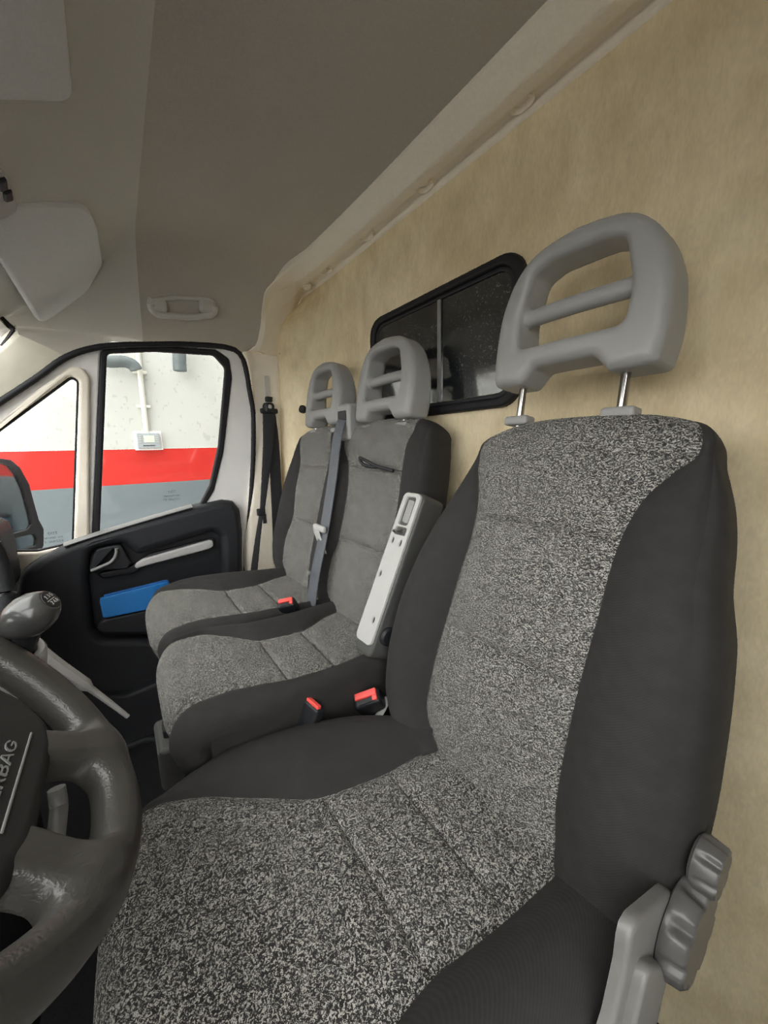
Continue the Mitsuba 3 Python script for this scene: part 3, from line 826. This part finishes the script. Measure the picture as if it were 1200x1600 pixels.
#        y     OL    IL    IR    OR    wbL   wbR
dcush = [(-.50, .50, .455, .215, .12, .03, .04),
         (-.42, .53, .463, .215, .11, .035, .045),
         (-.38, .575, .470, .218, .105, .04, .045),
         (-.32, .622, .472, .222, .10, .042, .045),
         (-.265, .648, .482, .228, .098, .042, .045),
         (-.21, .668, .495, .235, .096, .040, .042),
         (-.12, .682, .558, .225, .095, .034, .036),
         (-.04, .668, .614, .190, .095, .020, .026),
         (.03, .650, .636, .150, .10, .008, .014),
         (.16, .640, .634, .13, .11, .004, .006)]
seat_cushion(DS, -.55, -.47, .082, dcush, (-.212, -.323), D=.14, rf=.045, corner=.04, drop=.12)
headrest(DS, .350, -.560, .100, math.radians(8), 'plastic_headrest')
tag(DS, 'large driver seat with speckled grey inserts, black bolsters and raised headrest', 'seat')

# raised armrest at the inner side
a0, a1 = np.array([-.395, -.405]), np.array([-.535, -.105])
ad = (a1 - a0) / np.linalg.norm(a1 - a0)
an = np.array([ad[1], -ad[0]])
LA = np.linalg.norm(a1 - a0)
AF = lambda off: frame((.6615, a0[0] + an[0] * off, a0[1] + an[1] * off), (1, 0, 0), (0, ad[0], ad[1]), (0, an[0], an[1]))
ao = ring_round([(-.030, -.01), (.030, -.01), (.030, LA), (-.030, LA)], .012, 4)
asl = ring_round([(-.017, LA - .075), (.017, LA - .075), (.017, LA - .010), (-.017, LA - .010)], .005, 3)
apit = ring_round([(-.020, LA - .098), (.020, LA - .098), (.020, LA - .080), (-.020, LA - .080)], .003, 3)
obj(DS + '__armrest', prism(ring_round([(-.033, -.035), (.033, -.035), (.034, LA + .004), (-.034, LA + .004)], .014, 4), .062, .008, 3, fn=AF(-.066)), 'armrest_grey', 40, 'raised grey armrest at the seat side')
HP = ((-.014, LA - .115), (.015, LA - .113), (.018, LA * .42), (-.012, LA * .13))
for px, py in HP:
    c_ = np.array([.6615 + px, *(a0 + ad * py + an * -.0035)])
    obj(DS + '__armrest__screw', cyl(c_, c_ + np.array([0, *an]) * .0015, .0075, 14, .0005), 'rubber', 30)  # dark discs: the shade inside the plate holes, put into colour
hl = [Polygon([(px + .0042 * math.cos(t), py + .0075 * math.sin(t)) for t in np.arange(14) * math.pi / 7]) for px, py in HP]
obj(DS + '__armrest__underside_plate', prism(ao, .006, .002, 2, fn=AF(-.004), holes=[asl, apit] + hl, step=.004), 'plastic_light', 40, 'pale grey plate with slot and screw holes')
obj(DS + '__armrest__slot_insert', prism(asl.buffer(-.006), .004, .001, 2, fn=AF(-.006)), 'plastic_headrest', 40)
obj(DS + '__armrest__hinge_pin', rbox((.014, .03, .006), .002, (.667, *(a0 + ad * (LA - .088) + an * .0)), None), 'chrome', 40)
obj(DS + '__armrest__pivot', cyl((.640, -.432, -.400), (.618, -.432, -.400), .020, 20, .004), 'plastic_black', 40, 'dark round pivot')

# knobs and side cover at the outer side
def grip_knob(key, c, r, L, n, lab):
    th = np.linspace(0, 2 * np.pi, 97)[:-1]
    prof = 1 - .16 * np.clip(np.cos(n * th), 0, 1) ** 1.5
    P = []
    for x, k, mix_ in ((0, .0, 0), (0, .80, 0), (.12 * L, .95, .0), (.3 * L, 1.0, .25), (.55 * L, .98, 1), (.9 * L, .93, 1), (L, .86, 1), (L, 0.0, 1)):
        rr = r * k * (1 - (1 - prof) * mix_)
        P.append(np.stack([np.full_like(th, c[0] - x), c[1] + rr * np.cos(th), c[2] + rr * np.sin(th)], 1))
    obj(key, grid(np.array(P), cv=True), 'knob_grey', 35, lab)


grip_knob(DS + '__recline_knob', (.095, -.445, -.425), .027, .024, 7, 'small ribbed grey adjusting knob, the upper one')
grip_knob(DS + '__lumbar_knob', (.102, -.423, -.492), .051, .026, 8, 'large ribbed dark grey adjusting knob, the lower one')
sv = ring_round([(-.315, -.410), (-.408, -.448), (-.462, -.497), (-.443, -.560), (-.415, -.642), (-.389, -.725), (-.257, -.549), (-.299, -.503), (-.314, -.453)], .01, 4)
obj(DS + '__side_cover', prism(sv, .012, .005, 3, fn=VP(.112)), 'lever_grey', 40, 'grey plastic side cover')
sv = ring_round([(-.334, -.459), (-.367, -.487), (-.392, -.532), (-.363, -.567), (-.363, -.671), (-.311, -.601), (-.313, -.511)], .006, 4)
obj(DS + '__lever', prism(sv, .010, .004, 3, fn=VP(.100)), 'lever_grey', 40, 'grey height lever')
obj(DS + '__base', rbox((.42, .40, .44), .02, (.35, -.22, -.90)), 'plastic_black', 30)

# ---- passenger bench
BS = 'bench_seat'
zb = -.47
mc = [(-.50, 1.005, .945, .695, .64, .02, .025),
      (-.43, 1.005, .932, .693, .64, .022, .025),
      (-.345, 1.005, .896, .684, .64, .024, .025),
      (-.245, 1.015, .909, .697, .645, .024, .024),
      (-.18, 1.035, .985, .728, .65, .020, .02),
      (-.12, 1.050, 1.035, .745, .655, .014, .016),
      (-.06, 1.052, 1.040, .742, .66, .008, .012),
      (.08, 1.050, 1.036, .720, .67, .004, .01)]
seat_cushion(BS, zb, -.52, -.022, mc, (-.242, -.343), D=.13, rf=.05, fab='fabric_speckle', corner=.015, drop=.10, cexp=4)
pc_ = [(-.50, 1.42, 1.35, 1.03, 1.005, .02, .02),
       (-.43, 1.44, 1.34, 1.035, 1.005, .022, .022),
       (-.345, 1.48, 1.313, 1.050, 1.005, .026, .024),
       (-.25, 1.51, 1.328, 1.075, 1.012, .028, .024),
       (-.18, 1.52, 1.40, 1.11, 1.03, .024, .02),
       (-.12, 1.515, 1.44, 1.13, 1.045, .018, .014),
       (-.06, 1.49, 1.455, 1.115, 1.05, .010, .008),
       (.08, 1.46, 1.45, 1.08, 1.05, .004, .004)]
seat_cushion(BS, zb, -.52, -.022, pc_, (-.252, -.360), D=.13, rf=.05, fab='fabric_speckle', corner=.03, drop=.10, cexp=4)
mb = [(-.06, 1.04, .95, .76, .70, .02), (0, 1.05, .985, .745, .69, .026), (.035, 1.05, 1.035, .745, .685, .028), (.117, 1.055, 1.045, .75, .675, .03), (.204, 1.06, 1.020, .755, .67, .03),
      (.303, 1.065, 1.020, .757, .672, .028), (.425, 1.09, 1.045, .772, .682, .022), (.48, 1.105, 1.09, .775, .69, .014), (.53, 1.11, 1.105, .755, .70, .006), (.56, 1.105, 1.10, .735, .705, .002), (.60, 1.095, 1.09, .725, .715, .001)]
seat_back(BS, (-.48, -.47), (-.615, .042), .572, mb, (.206, .422), D=.09, rt=.04, fab='fabric_speckle', corner=.03)
pb = [(-.06, 1.38, 1.33, 1.13, 1.05, .02), (0, 1.43, 1.37, 1.15, 1.05, .026), (.035, 1.48, 1.42, 1.165, 1.05, .028), (.117, 1.525, 1.435, 1.18, 1.055, .03), (.221, 1.535, 1.40, 1.182, 1.06, .03),
      (.332, 1.52, 1.425, 1.181, 1.065, .028), (.417, 1.50, 1.425, 1.176, 1.09, .022), (.48, 1.485, 1.455, 1.19, 1.105, .014), (.53, 1.475, 1.47, 1.205, 1.112, .006), (.56, 1.46, 1.455, 1.20, 1.115, .002), (.60, 1.44, 1.43, 1.16, 1.13, .001)]
seat_back(BS, (-.48, -.47), (-.615, .042), .572, pb, (.212, .412), D=.09, rt=.04, fab='fabric_speckle', corner=.03)
headrest(BS, .895, -.592, .074, math.radians(8), 'plastic_headrest', True, .03)
headrest(BS, 1.27, -.592, .078, math.radians(8), 'plastic_headrest', True, .03)
# belt outlet between the backs
obj(BS + '__belt_outlet', rbox((.075, .10, .115), .012, (1.085, -.645, .075)), 'plastic_headrest', 40, 'grey belt outlet housing between the headrests')
obj(BS + '__belt_outlet__mouth', rbox((.05, .012, .03), .004, (1.085, -.597, .095)), 'plastic_black', 40)
obj(BS + '__base', cat_(rbox((.80, .34, .48), .02, (1.08, -.27, -.88)), rbox((.05, .09, .14), .01, (.90, -.06, -.66))), 'plastic_black', 30)
k = obj(BS + '__front_bracket', rbox((.12, .06, .10), .012, [(.900, -.030, -.661), (.900, -.030, -.661)][0]), 'armrest_grey', 40, 'grey bracket under the seat front')
tag(BS, 'two-place passenger bench with speckled grey inserts and two grey headrests', 'bench seat')

# ---- buckles
def buckle(key, p, ax, side, s=1.0):
    """A buckle: black body along 'ax', red release button on top."""
    ax = np.array(ax, float) / np.linalg.norm(ax)
    sd = np.array(side, float) - ax * np.dot(side, ax)
    sd /= np.linalg.norm(sd)
    th = np.cross(ax, sd)
    R = np.array([sd, th, ax]).T
    p = np.array(p, float)
    obj(key + '__body', rbox((.042 * s, .024 * s, .075 * s), .006 * s, p - ax * .036 * s, R), 'plastic_black', 40)
    obj(key + '__release_button', cat_(rbox((.034 * s, .010 * s, .016 * s), .002, p + th * .004 * s - ax * .002 * s, R), rbox((.008 * s, .016 * s, .014 * s), .002, p + sd * .013 * s - ax * .002 * s, R)), 'red_plastic', 40)
    obj(key + '__slot', rbox((.024 * s, .007 * s, .004 * s), .001, p - th * .005 * s + ax * .001 * s, R), 'plastic_black', 40)


buckle('belt_buckle', (.622, -.372, -.517), (-.28, .55, .78), (-.45, -.85, .15), 1.4)
tag('belt_buckle', 'black buckle with red button beside the driver seat back', 'buckle')
buckle('belt_buckle_001', (.635, -.262, -.490), (-.1, -.35, .93), (.9, .3, .1), 1.05)
tag('belt_buckle_001', 'red buckle seen edge-on between driver cushion and bench', 'buckle')
buckle('belt_buckle_002', (1.0, -.345, -.427), (-.45, .45, .78), (-.5, -.8, .2), 1.2)
tag('belt_buckle_002', 'black buckle with red button standing on the bench between its two places', 'buckle')
obj('buckle_stalk', tube(spline([(.612, -.419, -.531), (.612, -.404, -.554), (.612, -.375, -.579), (.612, -.358, -.608)], 12), .009, 8, ry=.003), 'plastic_light', 40, 'pale buckle strap between the driver seat and the bench', 'strap')

# ---- centre belt
def ribbon(path, w, wd, th=.0016):
    p = np.asarray(path, float)
    t = np.gradient(p, axis=0)
    t /= np.linalg.norm(t, axis=1, keepdims=True)
    wd = np.asarray(wd, float)
    wd = np.broadcast_to(wd, p.shape)
    s = wd - t * np.sum(wd * t, 1, keepdims=True)
    s /= np.linalg.norm(s, axis=1, keepdims=True)
    n = np.cross(t, s) * th
    w = np.broadcast_to(w, len(p))[:, None] / 2
    P = np.stack([p - s * w - n, p - s * w * .3 - n * 1.3, p + s * w * .3 - n * 1.3, p + s * w - n, p + s * w + n, p + s * w * .3 + n * .7, p - s * w * .3 + n * .7, p - s * w + n], 1)
    P = np.concatenate([np.repeat(p[:1, None], 8, 1), P, np.repeat(p[-1:, None], 8, 1)])
    return grid(P, cv=True)


cb = spline([(1.088, -.600, .095), (1.080, -.578, .05), (1.055, -.532, -.11), (1.032, -.485, -.26), (1.020, -.445, -.38), (1.012, -.425, -.46)], 60)
obj('seat_belt__webbing', ribbon(cb, .045, (1, .1, .05)), 'webbing_grey', True)
tp = np.array([1.045, -.492, -.25])
obj('seat_belt__tongue', cat_(rbox((.072, .014, .020), .006, tp + (0, .012, .01)), prism(ring_round([(-.017, -.075), (.017, -.075), (.02, 0), (-.02, 0)], .003, 3), .003, .001, 2, fn=frame(tp + (.012, .018, .004), (1, 0, 0), (.25, 0.2, .95), (0, 1, -.2)), holes=[Polygon([(-.008, -.065), (.008, -.065), (.008, -.036), (-.008, -.036)])])), 'plastic_light', 40, 'metal belt tongue')
obj('seat_belt__stop_button', cyl((1.024, -.432, -.365), (1.024, -.424, -.363), .007, 12), 'plastic_grey', 40)
tag('seat_belt', 'grey centre seat belt running down between the two bench backs', 'seat belt')

# ---- passenger belt at the pillar
an_ = np.array([(1.625, -.546, .159), (1.625, -.546, .159)][0])
s1 = np.vstack([an_ + (0, 0, -.012), [(1.620, -.532, .028), (1.620, -.511, -.104), (1.620, -.486, -.252)]])
obj('seat_belt_001__webbing', ribbon(spline(s1, 30), np.linspace(.052, .020, 30), (0.2, 1, 0)), 'webbing', True)
s2 = np.vstack([an_ + (.008, -.005, -.012), [(1.640, -.561, .001), (1.640, -.557, -.248), (1.640, -.548, -.509)]])
obj('seat_belt_001__webbing', ribbon(spline(s2, 30), np.linspace(.045, .048, 30), (.2, 1, 0)), 'webbing', True)
s3 = np.array([(1.620, -.482, -.265), (1.620, -.458, -.373), (1.620, -.431, -.510), (1.620, -.409, -.620)])
obj('seat_belt_001__webbing', ribbon(spline(s3, 24), np.linspace(.016, .034, 24), (.5, 1, 0)), 'webbing', True)
obj('seat_belt_001__anchor', cat_(rbox((.016, .075, .022), .008, an_ + (0, 0, -.006)), rbox((.014, .045, .045), .014, an_ + (.004, 0, .006))), 'plastic_black', 40)
obj('seat_belt_001__anchor_bolt', cyl(an_ + (-.008, 0, .010), an_ + (-.018, 0, .010), .010, 14, .003), 'steel', 40)
tg = np.array([(1.612, -.477, -.264), (1.612, -.477, -.264)][0])
obj('seat_belt_001__tongue', cat_(rbox((.02, .034, .03), .006, tg), rbox((.004, .016, .04), .0015, tg + (-.004, -.012, -.03))), 'plastic_black', 40)
tag('seat_belt_001', 'black seat belt hanging from the passenger door pillar', 'seat belt')

# ---- black loop of cord on the bench back
lp = spline([(.835, -.563, -.055), (.87, -.555, -.052), (.90, -.553, -.040), (.905, -.553, -.030), (.88, -.555, -.036), (.84, -.560, -.05), (.80, -.567, -.058), (.775, -.572, -.062)], 50)
obj('cord_loop', tube(lp + (0, .009, 0), .0045, 8), 'plastic_black', 40, 'small black loop of cord on the middle seat back', 'cord')

# ---------------------------------------------------------------- steering wheel
SW = 'steering_wheel'
wc, wt, wr, wtr = np.array([.392, .166, -.192]), math.radians(47.5), .1905, .0195
we1, we2 = np.array([1., 0, 0]), np.array([0, math.cos(wt), math.sin(wt)])
wn = np.cross(we1, we2)          # towards the driver
def WP(u, v, w):
    u, v, w = np.asarray(u), np.asarray(v), np.asarray(w)
    return wc + u[..., None] * we1 + v[..., None] * we2 + w[..., None] * wn
def wheel_mesh():
    h = .0036
    g = [np.arange(-.216, .2161, h), np.arange(-.216, .2161, h), np.arange(-.042, .0301, h)]
    U, V, W = np.meshgrid(*g, indexing='ij')
    f = np.hypot(np.hypot(U, V) - wr, W) - wtr
    for s_ in (1, -1):
        for p, q, r0, r1 in (((s_ * .055, -.105), (s_ * .073, -.160), .022, .020), ((s_ * .11, .055), (s_ * .158, .072), .020, .020)):
            d = np.subtract(q, p)
            t = np.clip(((U - p[0]) * d[0] + (V - p[1]) * d[1]) / (d @ d), 0, 1)
            e2 = np.hypot(U - p[0] - t * d[0], V - p[1] - t * d[1]) - (r0 + (r1 - r0) * t)
            a_, b_ = e2 + .010, np.abs(W + .008 - .010 * t) - .016 + .010
            e = np.minimum(np.maximum(a_, b_), 0) + np.hypot(np.maximum(a_, 0), np.maximum(b_, 0)) - .010
            k = .022
            m = np.clip(.5 + .5 * (e - f) / k, 0, 1)
            f = e * (1 - m) + f * m - k * m * (1 - m)
    m = surface_nets(f, [x[0] for x in g], h)
    trimesh.smoothing.filter_taubin(m, iterations=6)
    return trimesh.Trimesh(WP(*m.vertices.T), m.faces, process=False)


obj(SW + '__rim', wheel_mesh(), 'wheel_rim', True)
hub = ring_round([(-.119, -.05), (-.112, -.085), (-.09, -.112), (-.06, -.124), (.06, -.124), (.092, -.112), (.114, -.085), (.121, -.05), (.118, .04), (.07, .085), (0, .096), (-.07, .085), (-.118, .04)], .02, 5)
WF = lambda off: frame(wc + wn * off, we1, we2, wn)
obj(SW + '__hub', prism(hub, .045, .016, 5, fn=WF(-.035), step=.006), 'wheel_hub', 40, 'black hub cover')
tx = meshkit.text_mesh('AIRBAG', .0085, .0010)
v = np.array(tx.vertices)
v[:, 0] = (v[:, 0] - v[:, 0].mean()) * 1.9
obj(SW + '__airbag_lettering', trimesh.Trimesh(WP(v[:, 0], v[:, 1] - .087, v[:, 2] + .0102), tx.faces, process=False), 'hub_text', False, 'small grey raised lettering')
obj(SW + '__hub_rib', rbox((.116, .0022, .0016), .0008, wc + we2 * -.0955 + wn * .0105, np.array([we1, we2, wn]).T), 'plastic_grey', 30)
obj(SW + '__column', cyl(wc - wn * .03, wc - wn * .30, .05, 20, .006), 'plastic_black', 30)
tag(SW, 'black steering wheel with worn shiny rim in front of the driver seat', 'steering wheel')

# ---------------------------------------------------------------- dashboard, gear lever
obj('dashboard__console', cat_(rbox((.42, .30, .52), .03, (.60, .32, -.52)), rbox((1.75, .42, .24), .05, (.80, .50, -.30))), 'plastic_black', 40)
a = np.array([(.80, .170, -.262), (.80, .132, -.332), (.80, .078, -.416), (.80, .037, -.484)])
obj('dashboard__edge_trim', tube(spline(a, 24), np.r_[np.linspace(.014, .012, 15), np.linspace(.007, .004, 9)], 8, ry=np.r_[np.linspace(.013, .011, 15), np.linspace(.006, .004, 9)]), 'plastic_silver', 40, 'pale grey trim strip along the console edge')
dc = spline([(.700, .148, -.116), (.700, .143, -.148), (.700, .142, -.184), (.700, .147, -.215), (.700, .159, -.235)], 20)
obj('dashboard__instrument_rim', tube(dc, .010, 10), 'plastic_black', 40)
obj('dashboard__lower_panel', rbox((1.75, .10, .85), .02, (.80, .93, -.60)), 'plastic_black', 30)
sh = np.array([(.613, .115, -.437), (.608, .115, -.461), (.559, .115, -.468), (.506, .115, -.441)])
obj('dashboard__column_trim', tube(spline(sh, 20), .010, 10, ry=.006), 'lever_grey', 40, 'grey trim seen through the wheel')
tag('dashboard', 'dark dashboard console behind the steering wheel', 'dashboard')

GL = 'gear_lever'
kx = .58
top = np.array([(.580, .083, -.173), (.580, .083, -.173)][0])
ctr = np.array([(.585, .099, -.183), (.585, .099, -.183)][0])
ax = np.array([-.22, -.76, .58])
ax /= np.linalg.norm(ax)
e1 = np.cross(ax, (0, 0, 1))
e1 /= np.linalg.norm(e1)
e2 = np.cross(ax, e1)
th = np.arange(40) * 2 * np.pi / 40
KS = .62
prof = [(h * KS, r * KS) for h, r in [(-.058, .0001), (-.058, .017), (-.050, .022), (-.038, .032), (-.022, .0385), (-.004, .0395), (.012, .036), (.024, .029), (.031, .0235), (.0335, .021), (.0335, .0001)]]
obj(GL + '__knob', grid(np.array([[ctr + ax * h + r * (1.08 * math.cos(t) * e1 + math.sin(t) * e2) for t in th] for h, r in prof]), cv=True), 'knob_gloss', 40, 'shiny dark grey knob')
obj(GL + '__shift_badge', grid(np.array([[ctr + ax * h + r * (1.08 * math.cos(t) * e1 + math.sin(t) * e2) for t in th] for h, r in ((.0335 * KS, .0185 * KS), (.0345 * KS, .0180 * KS), (.0345 * KS, .0001))]), cv=True), 'plastic_black', 40, 'round black shift pattern badge')
ms = []
for txt, u, v_ in (('1', -.010, .004), ('3', -.001, .004), ('5', .008, .004), ('2', -.010, -.010), ('4', -.001, -.010), ('R', .008, -.010)):
    t = meshkit.text_mesh(txt, .0048, .0006)
    vv = np.array(t.vertices)
    ms.append(trimesh.Trimesh(ctr + ax * (.0345 * KS + .0002 + vv[:, 2:]) + (vv[:, :1] + u * KS) * -e1 + (vv[:, 1:2] + v_ * KS) * -e2, t.faces, process=False))
ms.append(rbox((.016, .001, .0008), .0003, ctr + ax * (.0345 * KS + .0003), np.array([e1, e2, ax]).T))
obj(GL + '__shift_pattern', cat_(*ms), 'white_text', False, 'pale shift pattern numerals')
sb = np.array([(.600, .121, -.226), (.600, .121, -.226)][0])
dn = (sb - ctr) / np.linalg.norm(sb - ctr)
def coll(prof, o):
    f1 = np.cross(dn, (1, 0, 0))
    f1 /= np.linalg.norm(f1)
    f2 = np.cross(dn, f1)
    return grid(np.array([[o + dn * h + r * (math.cos(t) * f1 + math.sin(t) * f2) for t in th] for h, r in prof]), cv=True)
obj(GL + '__shaft', coll([(.02, .014), (.075, .018)], ctr), 'plastic_black', 40)
obj(GL + '__collar', coll([(.052, .018), (.050, .024), (.054, .028), (.075, .034), (.10, .036)], ctr), 'plastic_silver', 40, 'pale grey collar ring')
tag(GL, 'gear lever with shiny grey knob beside the steering wheel', 'gear lever')

# ---------------------------------------------------------------- folder in the door pocket
fo = ring_round([(.107, -.514), (-.109, -.499), (-.116, -.513), (-.099, -.593), (.091, -.589), (.104, -.587)], .003, 3)
fi = ring_round([(.097, -.510), (-.110, -.496), (-.118, -.511), (-.102, -.581), (.089, -.568)], .003, 3)
obj('folder__cover', prism(fo, .010, .002, 2, fn=VP(1.655)), 'folder_blue', 40)
obj('folder__rear_cover', prism(fi, .010, .002, 2, fn=VP(1.672)), 'folder_blue_inner', 40)
tag('folder', 'blue document folder in the door pocket', 'folder')

# floor mat with raised border
fm = ring_round([(1.61, -.010), (1.30, -.024), (1.12, -.03), (1.05, .10), (1.05, .45), (1.62, .45), (1.62, .05)], .05, 5)
FF = frame((0, 0, -1.116), (1, 0, 0), (0, 1, 0), (0, 0, 1))
obj('floor_mat__tray', prism(fm, .012, .003, 2, fn=FF), 'mat_floor', 30)
obj('floor_mat__border', prism(fm.buffer(.012), .03, .01, 3, fn=FF, holes=[fm.buffer(-.012)]), 'plastic_panel', 40)
tag('floor_mat', 'black rubber floor mat with raised border in the passenger footwell', 'floor mat')

# ---------------------------------------------------------------- grab handle
gh = np.array([(1.585, -.156, .490), (1.594, -.159, .475), (1.602, -.179, .462), (1.600, -.251, .466), (1.593, -.328, .479), (1.584, -.354, .493), (1.571, -.357, .512)])
def on_head(p, off):
    return np.array([p[0], p[1], headz(p[0], p[1]) - off])
obj('grab_handle__grip', tube(spline(gh, 40), .013, 12, ry=.011), 'trim_grey', 40)
for pxy in [(1.596, -.176, .490), (1.585, -.334, .510)]:
    obj('grab_handle__mount', rbox((.03, .058, .045), .012, np.array(pxy)), 'trim_grey', 40)
obj('grab_handle__backplate', tube(spline(np.array([(1.610, -.157, .477), (1.597, -.162, .498), (1.590, -.185, .508), (1.583, -.254, .523), (1.578, -.330, .531), (1.580, -.356, .525), (1.593, -.359, .506)]), 30), .008, 10, ry=.008), 'trim_grey', 40)
tag('grab_handle', 'grey grab handle on the headliner above the passenger door', 'grab handle')

# ---------------------------------------------------------------- sun visors, overhead lamp
def visor(key, pts, th, lab):
    """A thick padded board with rounded edge lying under the sloping front of the headliner."""
    pts = np.array(pts)
    o = pts.mean(0)
    u_, s_, vt = np.linalg.svd(pts - o)
    n = vt[2] if vt[2][2] < 0 else -vt[2]
    e1_ = vt[0]
    e2_ = np.cross(n, e1_)
    q = np.stack([(pts - o) @ e1_, (pts - o) @ e2_], 1)
    obj(key + '__board', prism(ring_round(q, .012, 5), th, .008, 4, fn=frame(o - n * th, e1_, e2_, n)), 'visor', 40)
    tag(key, lab, 'sun visor')
    return o, e1_, e2_, n


v2 = [(1.057, .151, .438), (1.123, .072, .500), (1.200, -.002, .558), (1.240, -.017, .569), (1.318, -.025, .575), (1.501, -.020, .571), (1.599, -.003, .489), (1.616, .017, .461), (1.631, .064, .431), (1.642, .111, .411), (1.642, .139, .407), (1.626, .164, .420), (1.292, .163, .429), (1.087, .168, .425)]
visor('sun_visor', v2, .016, 'grey sun visor above the passenger side')
v1 = [(.643, .073, .503), (.664, -.014, .569), (.713, -.015, .571), (.863, -.013, .568), (.879, -.009, .565), (.882, .004, .555), (.836, .079, .497), (.813, .116, .468)]
visor('sun_visor_001', v1, .016, 'grey sun visor cut by the upper left corner')
lo = np.array([(.924, .128, .465), (.979, .106, .482), (.992, .103, .483), (1.086, .105, .482), (1.101, .110, .478), (1.110, .132, .461), (1.092, .168, .433)])
o = lo.mean(0)
u_, s_, vt = np.linalg.svd(lo - o)
n = vt[2] if vt[2][2] < 0 else -vt[2]
e1_, e2_ = vt[0], np.cross(n, vt[0])
q = np.stack([(lo - o) @ e1_, (lo - o) @ e2_], 1)
obj('overhead_console__housing', prism(ring_round(q, .008, 4), .03, .006, 3, fn=frame(o - n * .02, e1_, e2_, n)), 'plastic_light', 40)
for i, p in enumerate([(.997, .110, .466), (1.036, .109, .468)]):
    R = np.array([e1_, e2_, n]).T
    obj('overhead_console__rocker_switch', rbox((.030, .016, .012), .004, p, R), 'plastic_black', 40)
tag('overhead_console', 'pale grey overhead switch console between the sun visors', 'console')
